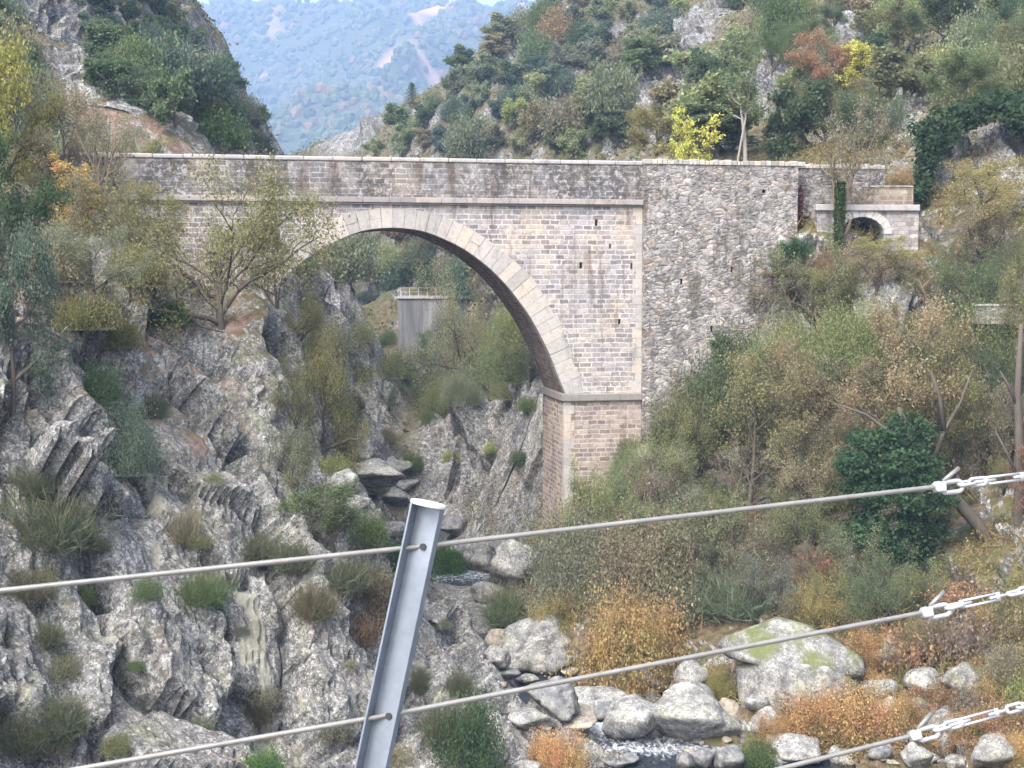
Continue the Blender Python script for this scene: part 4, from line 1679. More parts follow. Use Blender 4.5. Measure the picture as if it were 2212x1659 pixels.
def ivy_mass(kind, seed, blobs, leaf, per):
    """ivy: overlapping hanging tiers of leaves"""
    rng = np.random.default_rng(seed)
    cs = []
    for (x, y, z, rx, ry, rz) in blobs:
        n = int(per * rx * max(rz, ry))
        d = unit(rng.normal(size=(n, 3)))
        rr = rng.uniform(0.5, 1.12, (n, 1)) ** 0.7 * (0.9 + 0.75 * fbm(d * 2.4 + seed + x, 4, seed))[:, None]
        cs.append(np.array([x, y, z]) + d * rr * np.array([rx, ry, rz]))
    v, f = quads(np.concatenate(cs), leaf, rng, 0.75, 0.2)
    return mesh_np(kind, v, f, (M_LEAF,))


# tints: linear leaf colours, alpha = share of turned leaves
TAN, GTAN, OLIVE = (0.160, 0.130, 0.068, 0.25), (0.135, 0.122, 0.075, 0.15), (0.120, 0.115, 0.045, 0.25)
GREEN, BGREEN, DIVY = (0.060, 0.085, 0.030, 0.05), (0.065, 0.088, 0.060, 0.0), (0.032, 0.070, 0.030, 0.0)
YELG, YEL, ORANGE = (0.18, 0.20, 0.045, 0.2), (0.42, 0.36, 0.03, 0.5), (0.24, 0.145, 0.045, 0.5)
RUST, PALEG, DGREEN, BRGREEN = (0.20, 0.115, 0.05, 0.4), (0.135, 0.145, 0.075, 0.15), (0.04, 0.065, 0.028, 0.0), (0.05, 0.10, 0.025, 0.0)
BROOM = (0.070, 0.080, 0.045, 0.0)

COUNT = {}


LIGHT = 2.1     # overall lightness of the leaves


def place(kind, var, base, h, tint, name, label, cat, group=None, width=None, rot=None, parts=("trunk", "crown"), lean=None, sink=0.0):
    tr, cr, H0, R0 = ARCH[kind][var % len(ARCH[kind])]
    s = h / H0
    sx = s if width is None else width / (2 * R0)
    r = empty(name, base)
    r.location.z -= sink
    r.rotation_euler = (lean[0] if lean else 0, lean[1] if lean else 0, random.uniform(0, 6.28) if rot is None else rot)
    r.scale = (sx, sx, s)
    tag(r, label, cat, group)
    link(parts[0], tr, r)
    link(parts[1], cr, r, tuple(min(0.6, c * LIGHT) for c in tint[:3]) + (tint[3],))
    return r


def ground_at(px, py, Y=None):
    if Y is None:
        h, _ = cast(px, py)
        if h is None:
            h = Vector(P(px, py, 60))
        if h.z < 0.02:
            r = ray(px, py)
            k = -17.0 / r[2]
            h = Vector(CAM + r * k)
        return h
    q = P(px, py, Y)
    return Vector((q[0], q[1], drop(q[0], q[1])))


def put(kind, var, px, py, hpx, tint, label, name=None, wpx=None, Y=None, group=None, lean=None, rot=None, cat=None):
    """stand a plant with its foot at a photo pixel and its height and width in photo pixels"""
    b = ground_at(px, py, Y)
    q = b.y / FPX
    top = P(px, py - hpx, b.y)[2]
    h = hpx * q * 1.0 if Y is None else max(0.3, top - b.z)
    small = kind in ("shrub", "bramble", "sprawl", "broom", "thicket", "far_bush", "big_shrub")
    nm = name or {"bramble": "bramble_bush", "broom": "broom_bush", "thicket": "dry_thicket"}.get(kind, "shrub" if small else "tree")
    c = cat or {"tree": "tree", "shrub": "shrub", "bramble_bush": "bush", "broom_bush": "bush", "dry_thicket": "thicket"}.get(nm, nm.replace("_", " "))
    return place(kind, var, b, h, tint, nm, label, c, group, wpx * q if wpx else None, rot, ("stems", "foliage") if small else ("trunk", "crown"), lean, 0.08 if small else 0.1)


# ------------------------------------------------------------------ left bank: trees and bushes
G = None
put("wide", 0, 478, 716, 375, OLIVE[:3] + (0.45,), "olive leaved open branched tree in front of the bridge's left end", wpx=600, Y=57.5)
put("multi", 1, 640, 900, 270, OLIVE, "olive tree on the cliff edge left of the arch opening", wpx=190, Y=60.5)
put("wide", 1, 1035, 890, 320, (0.15, 0.15, 0.08, 0.15), "tall pale olive tree seen through the arch, right of the concrete wall", wpx=260, Y=104)
put("wide", 0, 700, 985, 320, OLIVE[:3] + (0.15,), "broad olive tree in the gorge's mouth, before the arch's left foot", wpx=250)
put("multi", 2, 640, 960, 200, (0.10, 0.105, 0.05, 0.1), "olive green bush tree below the broad olive one", wpx=170)
put("sparse", 0, 610, 800, 330, OLIVE[:3] + (0.1,), "slender olive tree between the open branched tree and the arch", wpx=200, Y=61.5)
put("oak", 0, 28, 850, 400, BGREEN, "blue green holm oak with dark straight trunk at the left edge", wpx=210, Y=46)
put("oak", 1, 5, 640, 350, DGREEN[:3] + (0.30,), "dark green tree with orange tinged leaves at the left edge", wpx=260, Y=54)
put("oak", 2, -30, 560, 520, (0.15, 0.15, 0.035, 0.3), "tall yellow green tree at the left edge above the dark one", wpx=270, Y=60)
put("sparse", 1, 150, 640, 480, GTAN, "tall grey tan tree losing its leaves, left of the bridge end", wpx=260, Y=62)
put("twiggy", 0, 235, 640, 450, GTAN, "nearly bare grey tree before the bridge's left end", wpx=260, Y=61)
put("sparse", 2, 310, 690, 300, OLIVE[:3] + (0.15,), "olive tree with grey branches below the parapet's left end", wpx=250, Y=60)
put("wide", 1, 90, 690, 330, GTAN[:3] + (0.3,), "brownish multi stemmed tree between the dark oak and the bridge", wpx=240, Y=56)
put("sparse", 0, 195, 560, 250, OLIVE, "small olive tree on the bank above the grey bare tree", wpx=190, Y=66)
put("slim", 0, 160, 470, 140, (0.30, 0.17, 0.03, 0.7), "small orange leaved tree at the left above the dark oak", wpx=110, Y=60)
put("sprawl", 0, 185, 700, 90, OLIVE, "low olive bush on the reddish soil near the dead branch", wpx=150)
put("sprawl", 1, 235, 740, 80, (0.10, 0.10, 0.035, 0.2), "low yellowish green bush at the top of the rock slope", wpx=130)
put("shrub", 0, 300, 610, 90, OLIVE, "olive bush under the trees at the foot of the bridge wall", wpx=150)
put("shrub", 1, 375, 695, 60, BRGREEN, "bright green rounded bush below the open branched tree", wpx=95)
put("shrub", 0, 120, 600, 110, GTAN, "grey brown bush on the left bank below the orange tree", wpx=170)
put("shrub", 2, 220, 870, 95, DGREEN, "dark green brushy bush on the upper cliff", wpx=100)
put("big_shrub", 1, 262, 1010, 165, (0.075, 0.10, 0.070, 0.0), "rounded blue green holm oak bush in the middle of the cliff", name="holm_oak_bush", wpx=175, cat="bush")
put("broom", 0, 115, 1180, 130, BROOM, "large grey green broom bush on the left of the cliff", wpx=210)
put("broom", 1, 90, 1060, 75, BROOM, "smaller broom bush above the large one at the left", wpx=120)
put("broom", 1, 440, 1300, 75, (0.075, 0.10, 0.04, 0.0), "broom bush on the dark rock face just below the top rope", wpx=120)
put("broom", 0, 550, 1205, 60, BROOM, "wide broom bush along the ledge just above the top rope", wpx=150)
put("broom", 1, 400, 1170, 80, GTAN, "brownish broom clump in the cleft beside the mossy rock tip", wpx=80)
put("broom", 0, 640, 1230, 70, BROOM, "broom bush on the ledge right of the wide one", wpx=110)
put("broom", 0, 125, 1580, 90, BROOM, "olive broom bush low on the left cliff", wpx=150)
put("broom", 1, 60, 1290, 70, (0.09, 0.085, 0.05, 0.0), "thin broom bush at the left edge under the top rope", wpx=120)
put("broom", 1, 40, 1620, 80, BROOM, "broom bush in the bottom left corner", wpx=130)
put("broom", 1, 105, 1395, 60, BROOM, "small broom tuft in a cleft of the left cliff", wpx=70)
put("shrub", 2, 185, 1300, 45, GREEN, "small green plant in a crack of the left cliff", wpx=50)
put("multi", 0, 645, 1090, 195, (0.095, 0.105, 0.06, 0.1), "grey green tree rising from the cleft left of the gorge", wpx=180)
put("oak", 0, 720, 1195, 165, (0.075, 0.095, 0.045, 0.05), "mid green leafy tree over the river left of the post cap", wpx=210)
put("shrub", 1, 790, 1175, 90, GREEN[:3] + (0.1,), "green bush behind the post, touching its left edge", wpx=110)
put("sprawl", 0, 960, 1235, 75, BRGREEN, "bright green bush right behind the post at the top rope", wpx=110)
put("shrub", 0, 870, 1250, 90, DGREEN, "dark green bush behind the post below the top rope", wpx=120)
put("shrub", 0, 800, 1320, 110, (0.10, 0.085, 0.05, 0.2), "brownish bush on the rock left of the post", wpx=130)
put("broom", 0, 740, 1270, 80, BROOM, "grey green broom on the rock shelf left of the post", wpx=140)
put("thicket", 0, 790, 1390, 80, RUST, "reddish dry stems in the rock cleft left of the post", wpx=80)
put("shrub", 2, 1015, 1650, 165, DGREEN[:3] + (0.05,), "dark green bush at the cliff foot right of the post", wpx=170)
put("broom", 1, 960, 1600, 90, BROOM, "olive broom bush between the post and the dark green bush", wpx=120)
put("shrub", 1, 570, 1680, 80, BRGREEN, "bright green bush under the middle rope at the bottom", wpx=110)
put("broom", 0, 908, 1490, 60, BROOM, "small broom tuft on the knob right of the post", wpx=50)
put("broom", 0, 990, 1500, 60, BROOM, "broom tuft above the middle rope right of the post", wpx=70)
put("broom", 1, 680, 1330, 80, (0.09, 0.08, 0.045, 0.1), "brown green broom under the top rope left of the post", wpx=110)
put("broom", 1, 330, 900, 50, BROOM, "small broom tuft on the upper cliff right of the brushy bush", wpx=70)
put("broom", 0, 560, 1560, 60, (0.09, 0.08, 0.045, 0.1), "faint broom tuft low on the dark rock face", wpx=70)

# ------------------------------------------------------------------ right bank
put("sparse", 1, 1960, 1110, 470, TAN, "large tan autumn tree spreading in front of the rubble wall", wpx=420, Y=63)
put("wide", 1, 1800, 1010, 330, TAN[:3] + (0.5,), "orange tan tree with pale limbs left of the large tan one", wpx=330, Y=65)
put("sparse", 2, 2040, 1090, 330, OLIVE[:3] + (0.35,), "olive tree with dark forked trunk behind the ivy tree", wpx=260, Y=62)
put("sparse", 0, 1610, 1140, 380, (0.14, 0.13, 0.06, 0.2), "pale branched olive tree right of the pier", wpx=260, Y=64)
put("multi", 2, 1460, 1130, 190, PALEG, "small pale green tree in front of the pier's right side", wpx=190, Y=66)
put("multi", 0, 1290, 1195, 200, (0.15, 0.16, 0.065, 0.15), "pale yellow green bushy tree hiding the pier foot", wpx=210, Y=64.5)
put("sparse", 1, 1710, 900, 240, (0.14, 0.125, 0.06, 0.2), "olive tan tree against the lower rubble wall", wpx=220, Y=69)
put("sparse", 2, 1890, 670, 165, (0.16, 0.16, 0.05, 0.2), "yellow green tree before the small arch", wpx=190, Y=67.4)
put("multi", 1, 1760, 610, 115, PALEG, "grey green bush at the foot of the bare ivy trunked tree", wpx=180, Y=67.8)
put("oak", 2, 1705, 610, 100, DIVY, "dark green bush against the rubble wall's right edge", name="dark_bush", wpx=90, Y=68.8, cat="bush")
put("twiggy", 1, 1640, 700, 130, GTAN, "grey bare bush against the rubble wall", wpx=110, Y=69.3)
put("far_tall", 0, 1562, 815, 100, (0.04, 0.075, 0.03, 0), "narrow dark green bush leaning on the rubble wall's lower edge", wpx=50, Y=68.6)
put("shrub", 0, 1490, 950, 90, DGREEN, "dark green bush at the foot of the rubble wall", wpx=110, Y=68.6)
put("shrub", 1, 1420, 960, 60, DGREEN, "small dark bush at the pier's right corner", wpx=70, Y=68.4)
put("broom", 0, 1355, 1010, 70, GREEN, "dark broom on the pier wall's right foot", wpx=60, Y=67.8)
put("sparse", 0, 2110, 660, 320, (0.17, 0.15, 0.055, 0.4), "yellowish thin tree on the right cliff above the low wall", wpx=260, Y=69)
put("sparse", 1, 2215, 860, 330, OLIVE[:3] + (0.3,), "olive tree at the right edge below the low wall", wpx=230, Y=62)
put("multi", 2, 2170, 1010, 220, GTAN, "grey tan thicket tree at the right edge beside the trunk", wpx=220, Y=61)
put("multi", 0, 1560, 1280, 230, (0.11, 0.125, 0.065, 0.15), "grey green bushy tree below the pale branched one", wpx=260, Y=61.5)
put("multi", 1, 1400, 1300, 200, (0.12, 0.115, 0.065, 0.2), "olive grey bushy tree right of the river below the pier", wpx=230, Y=62)
put("multi", 2, 1740, 1230, 200, (0.095, 0.11, 0.05, 0.15), "green thicket tree in the middle of the right slope", wpx=250, Y=60.5)
put("sparse", 2, 1840, 1100, 220, (0.12, 0.10, 0.06, 0.2), "brown olive tree left of the ivy covered tree", wpx=200, Y=62.5)
put("multi", 0, 2165, 1095, 130, OLIVE, "olive bushy tree right of the leaning trunk", wpx=120, Y=60)
put("shrub", 1, 1690, 1180, 90, GTAN, "grey brown bush under the tan trees", wpx=150)
put("shrub", 2, 1560, 1110, 80, (0.09, 0.105, 0.045, 0.1), "green bush beside the mossy rock right of the pier", wpx=130)
put("broom", 0, 1620, 1330, 100, (0.08, 0.10, 0.06, 0), "grey green broom above the mossy boulder", wpx=170)
put("broom", 1, 1500, 1330, 100, (0.08, 0.10, 0.06, 0), "grey green broom above the largest orange bush", wpx=160)
put("broom", 0, 1900, 1300, 80, (0.075, 0.095, 0.06, 0), "grey green broom under the ivy covered tree", wpx=170)
put("broom", 0, 1100, 1345, 85, (0.10, 0.12, 0.06, 0), "soft grey green broom bush beside the river above the pale boulders", wpx=125)
put("thicket", 1, 1760, 1265, 80, (0.20, 0.10, 0.05, 0.4), "reddish thicket in the middle of the right slope", wpx=120)
put("bramble", 0, 1370, 1475, 210, (0.215, 0.145, 0.045, 0.45), "largest golden orange bush beside the river", wpx=270)
put("bramble", 1, 1200, 1355, 85, (0.20, 0.165, 0.05, 0.4), "yellow orange bush behind the pale pointed boulder", wpx=120)
put("bramble", 0, 1270, 1310, 60, (0.26, 0.20, 0.05, 0.4), "small yellow bush above the pointed boulder", wpx=100)
put("bramble", 1, 1750, 1340, 90, (0.19, 0.155, 0.05, 0.5), "yellow bush standing behind the mossy boulder", wpx=130)
put("bramble", 0, 1800, 1600, 125, ORANGE[:3] + (0.4,), "wide orange bush right below the mossy boulder", wpx=260)
put("bramble", 1, 1925, 1570, 85, (0.21, 0.13, 0.045, 0.4), "orange bush between the round grey boulders", wpx=140)
put("bramble", 1, 1550, 1540, 110, (0.17, 0.16, 0.04, 0.3), "green and orange bush in the shade left of the mossy boulder", wpx=70)
put("bramble", 0, 1195, 1680, 115, (0.29, 0.165, 0.05, 0.25), "bright orange bush at the bottom beside the rapids", wpx=150)
put("thicket", 0, 1960, 1440, 100, RUST, "rusty thicket above the round boulders on the right", wpx=200)
put("bramble", 1, 1890, 1430, 80, ORANGE[:3] + (0.2,), "orange bush touching the mossy boulder's right side", wpx=120)
put("thicket", 1, 2080, 1420, 110, (0.14, 0.11, 0.085, 0.1), "grey brown thicket of bare stems on the right bank", wpx=180)
put("bramble", 0, 2020, 1530, 60, RUST, "rust coloured bush between the two round grey boulders", wpx=110)
put("bramble", 1, 2140, 1590, 70, (0.20, 0.12, 0.05, 0.3), "rust orange bush at the right edge above the lowest rope", wpx=170)
put("bramble", 0, 1680, 1605, 70, (0.22, 0.14, 0.045, 0.4), "orange bush left end of the wide one over pale rocks", wpx=100)
put("sprawl", 0, 1640, 1650, 60, GREEN, "low green plant among the stones at the bottom", wpx=100)
put("thicket", 0, 2070, 1310, 60, (0.21, 0.12, 0.06, 0.4), "reddish thicket at the foot of the leaning trunk", wpx=160)
put("thicket", 1, 2190, 1340, 80, OLIVE, "olive thicket at the right edge below the trunk", wpx=120)
put("shrub", 0, 2190, 1480, 100, (0.13, 0.12, 0.075, 0.1), "grey olive bush at the right edge above the middle rope", wpx=130)
put("thicket", 1, 2040, 1620, 60, (0.25, 0.15, 0.05, 0.4), "tawny thicket behind the small grey stones", wpx=120)
put("thicket", 0, 1480, 1260, 70, (0.22, 0.13, 0.05, 0.4), "tawny stems right of the olive grey bushy tree", wpx=100)
put("shrub", 1, 1330, 1420, 60, (0.10, 0.11, 0.05, 0.2), "green bush left behind the largest orange bush", wpx=80)

# the leaning ivy covered tree: trunk, ivy crown
lt = empty("ivy_tree", ground_at(2185, 1262, 59.0))
tag(lt, "leaning tree with dark trunk wrapped in a large dark green ivy crown", "tree")
o0 = np.array(lt.location)
rel = lambda px, py, Y=59.0: P(px, py, Y) - o0
mb = MB()
mb.tube([rel(2190, 1285), rel(2165, 1220), rel(2110, 1130), rel(2060, 1075), rel(2010, 1010), rel(1965, 930), rel(1940, 880)], [0.36, 0.32, 0.28, 0.25, 0.22, 0.16, 0.08], 9)
for br in ([(2010, 1010), (2040, 930), (2075, 870), (2100, 800)], [(1990, 980), (1930, 940), (1870, 895), (1800, 870)], [(2040, 930), (2030, 860), (2010, 800)]):
    mb.tube([rel(*q) for q in br], [0.13, 0.09, 0.06, 0.03][:len(br)], 6)
mb.build("trunk", M_BARK, lt, smooth=True)
u = 59.0 / FPX
bl = []
for (px, py, rx, rz) in [(1960, 930, 62, 40), (1890, 955, 60, 34), (1850, 1000, 55, 30), (1945, 1000, 85, 42), (1900, 1060, 80, 40), (1985, 1070, 80, 42), (1930, 1120, 90, 40), (1990, 1135, 60, 36), (1890, 1160, 60, 36), (1950, 1190, 65, 40), (1930, 1245, 50, 36)]:
    c = rel(px, py, 59.0 + random.uniform(-1.0, 0.6))
    bl.append((c[0], c[1], c[2], rx * u, rx * u * 0.9, rz * u))
link("crown", ivy_mass("crown", 5, bl, 0.15, 1500), lt, (0.06, 0.12, 0.055, 0.12))

# upright trunk at the right edge
gt = empty("bare_trunk", ground_at(2207, 1275, 57.5))
tag(gt, "straight grey tree trunk at the right edge behind the ropes", "tree trunk")
o0 = np.array(gt.location)
mb = MB()
mb.tube([P(2207, 1290, 57.5) - o0, P(2200, 1150, 57.5) - o0, P(2204, 1000, 57.5) - o0, P(2198, 850, 57.5) - o0, P(2206, 700, 57.5) - o0], [0.27, 0.24, 0.2, 0.15, 0.08], 9)
for a, b in (((2202, 1040), (2150, 930)), ((2200, 940), (2235, 850)), ((2199, 880), (2160, 800))):
    mb.tube([P(*a, 57.5) - o0, P((a[0] + b[0]) / 2, (a[1] + b[1]) / 2 - 5, 57.4) - o0, P(*b, 57.3) - o0], [0.09, 0.06, 0.025], 6)
mb.build("trunk", M_BARK, gt, smooth=True)

# bare tree with ivy trunk between the wing wall and the small bridge
bt = ground_at(1812, 545, 68.3)
tp = P(1800, 215, 68.3)
r = place("twiggy", 0, bt, tp[2] - bt.z + 0.3, GTAN[:3] + (0.1,), "tree", "round topped bare tree with ivy green trunk before the small arch bridge", "tree", None, 250 * 68.3 / FPX)
mb = MB()
rng = np.random.default_rng(4)
zz = rng.uniform(0.0, 4.6, 2600)
an = rng.uniform(0, 6.28, 2600)
pts = np.stack([np.cos(an) * 0.21, np.sin(an) * 0.21, zz], 1) * np.array([1, 1, 1.0]) + rng.normal(size=(2600, 3)) * 0.05
v, f = quads(pts / np.array(r.scale), 0.10 / r.scale[0], rng, 0.8)
link("ivy", mesh_np("ivy", v, f, (M_LEAF,)), r, BRGREEN)

put("slim", 1, 1505, 430, 205, YEL, "bright yellow tree standing behind the rubble wall's coping", wpx=115, Y=82)
put("slim", 0, 1470, 430, 120, (0.34, 0.34, 0.03, 0.4), "low yellow tree at the left foot of the bright yellow one", wpx=80, Y=81.5)
for i, (px, hh) in enumerate(((1588, 330), (1612, 300))):
    put("poplar", i, px, 420, hh + 60, (0.10, 0.125, 0.06, 0.1), ("tall pale trunked tree behind the rubble wall, right of the yellow tree", "ivy clad pale trunk behind the rubble wall, second from the yellow tree")[i], wpx=100, Y=86)
put("slim", 0, 1860, 265, 185, (0.30, 0.28, 0.03, 0.5), "yellow leaved tree on the slope above the bare round tree", wpx=95, Y=97)
put("oak", 1, 1780, 260, 200, (0.17, 0.10, 0.055, 0.5), "russet topped tree on the slope above the rubble wall", wpx=150, Y=99)
put("oak", 2, 1420, 420, 200, (0.13, 0.12, 0.045, 0.2), "rounded olive tree behind the bridge left of the yellow tree", wpx=140, Y=98)
put("sprawl", 0, 1945, 395, 34, (0.20, 0.15, 0.07, 0.2), "low tawny bush above the tan retaining wall", wpx=95)

# ivy hanging over the right cliff
iv = empty("ivy_curtain", (0, 0, 0))
tag(iv, "dark green ivy hanging over the rock beside the small arch bridge", "ivy")
bl = []
for (px, py, Y, rx, rz) in [(1995, 380, 71.5, 22, 45), (2005, 330, 71.5, 30, 45), (2020, 280, 72.0, 55, 35), (2070, 255, 73.0, 60, 32), (2120, 235, 73.5, 60, 30), (2170, 225, 74.0, 60, 32), (2030, 310, 71.5, 35, 26), (1990, 420, 71.0, 18, 26), (2215, 260, 73.0, 50, 50)]:
    c = P(px, py, Y)
    q = Y / FPX
    bl.append((c[0], c[1], c[2], rx * q, rx * q * 0.7, rz * q))
link("foliage", ivy_mass("foliage", 8, bl, 0.22, 900), iv, (0.06, 0.105, 0.05, 0.05))
# red creeper in the wall corner
rcp = empty("red_creeper", (0, 0, 0))
tag(rcp, "narrow rust red creeper hanging in the corner of the rubble wall", "creeper")
q0 = BM @ Vector((14.5, 0.15, 0))
bl = [(q0.x, q0.y, z_, 0.16, 0.14, 0.42) for z_ in (19.5, 20.0, 20.6, 21.1)]
link("foliage", ivy_mass("foliage", 9, bl, 0.12, 2600), rcp, (0.17, 0.06, 0.05, 0.0))


# fallen and dead branches on the left bank
def branch(name, label, pts, r, Y, mat, cat="branch"):
    b0 = Vector(P(pts[0][0], pts[0][1], Y[0]))
    o = empty(name, b0)
    tag(o, label, cat)
    mb = MB()
    n = len(pts)
    rel = [P(p[0], p[1], Y[0] + (Y[1] - Y[0]) * i / (n - 1)) - np.array(b0) for i, p in enumerate(pts)]
    mb.tube(rel, [r * (1 - 0.6 * i / (n - 1)) for i in range(n)], 7)
    for i in range(1, n - 1):
        d = rel[i] - rel[i - 1]
        e = rel[i] + np.array([d[0] * 0.4 + 0.1, 0.1, abs(d[0]) * 0.5 + 0.15])
        mb.tube([rel[i], (rel[i] + e) / 2 + np.array([0, 0, 0.04]), e], [r * 0.5, r * 0.35, r * 0.15], 5)
    mb.build("wood", mat, o, smooth=True)


def gy(px, py, d=0.5):
    return cast(px, py)[0].y - d


branch("fallen_branch", "bleached fallen branch lying on the rocks below the dark oak", [(38, 690), (90, 706), (130, 726), (165, 745)], 0.10, (gy(38, 690), gy(165, 745)), M_BARKP)
branch("dead_branch", "pale curved dead branch over the bright green bush", [(330, 690), (352, 655), (385, 640), (412, 648)], 0.07, (gy(330, 690), gy(330, 690) - 0.3), M_BARKP)
branch("dead_branch", "dark dead branch lying at the foot of the open branched tree", [(395, 680), (435, 705), (482, 718)], 0.08, (gy(395, 680), gy(482, 718)), M_BARK)
# ------------------------------------------------------------------ boulders
def boulder_mesh(name, seed, soft=6.0, planes=14, sub=4, rough=0.06, hull=None, mat=None):
    """stone with a cut polyhedral form, edges rounded; unit half size"""
    rng = np.random.default_rng(seed)
    bm = bmesh.new()
    bmesh.ops.create_icosphere(bm, subdivisions=sub, radius=1)
    d = np.array([v.co[:] for v in bm.verts])
    d = unit(d)
    if hull is None:
        n = unit(rng.normal(size=(planes, 3)))
        h = rng.uniform(0.62, 1.0, planes)
        g = np.maximum(d @ n.T, 0.0) / h[None]
        r = (np.sum(g ** soft, 1) + 1e-6) ** (-1 / soft)
        r = np.minimum(r, 1.25)
    else:
        hp = np.array(hull, float)
        c = hp.mean(0)
        # support planes of the hull give the radius along each direction
        b2 = bmesh.new()
        for q in hp - c:
            b2.verts.new(q)
        bmesh.ops.convex_hull(b2, input=b2.verts)
        bmesh.ops.recalc_face_normals(b2, faces=b2.faces)
        b2.normal_update()
        n = np.array([f.normal[:] for f in b2.faces])
        h = np.array([f.normal.dot(f.calc_center_median()) for f in b2.faces])
        b2.free()
        if np.mean(h) < 0:
            n, h = -n, -h
        g = np.maximum(d @ n.T, 0.0) / np.maximum(h, 0.05)[None]
        r = 1.0 / np.maximum((np.sum(g ** soft, 1) / 3.0) ** (1 / soft), np.max(g, 1) * 0.985)
    p = d * r[:, None]
    sz = np.abs(p).max()
    p = p * (1 + rough * fbm(p / sz * 2.0 + seed, 5, seed) * 2)[:, None]
    c1, e1 = cells(p / sz * 1.7 + seed, seed, 0.8)
    p = p * (1 + rough * 0.8 * c1 - rough * 0.5 * np.exp(-(e1 / 0.04) ** 2))[:, None]
    if hull is not None:
        p = p + c
    f = np.array([[v.index for v in fc.verts] for fc in bm.faces], dtype=np.int32)
    bm.free()
    return mesh_np(name, p, f, (mat or M_BOULDER,), True)


BO = [boulder_mesh("boulder", 200 + k, soft=(9, 16, 26)[k % 3], planes=(20, 14, 11)[k % 3], rough=(0.05, 0.075, 0.10)[k % 3]) for k in range(9)]
M_DARKB = rock_material("wet_boulder_stone", moss=0.2, tint=(0.85, 0.87, 0.9), scale=1.4, lichen=0.4, wet=True)
M_TANB = rock_material("tan_boulder_stone", moss=0.1, tint=(1.35, 1.22, 1.02), scale=1.4, lichen=0.35)
BO_D = [m_.copy() for m_ in BO]
BO_T = [m_.copy() for m_ in BO]
BO_M = [m_.copy() for m_ in BO]
for lst, mt in ((BO_D, M_DARKB), (BO_T, M_TANB), (BO_M, M_MOSSY)):
    for m_ in lst:
        m_.materials[0] = mt
BSET = {"p": BO, "d": BO_D, "t": BO_T, "m": BO_M}


def boulder(cx, yb, w, h, var, kind, label, rot=None, tilt=0.0):
    b = ground_at(cx, yb)
    q = b.y / FPX
    o = link("boulder", BSET[kind][var % 9])
    o.location = (b.x, b.y + 0.3 * w * q, b.z + 0.42 * h * q)
    o.rotation_euler = (0, tilt, random.uniform(0, 6.28) if rot is None else rot)
    o.scale = (w * q * 0.64, w * q * 0.58, h * q * 0.66)
    tag(o, label, "boulder", "boulders along the river")
    return o


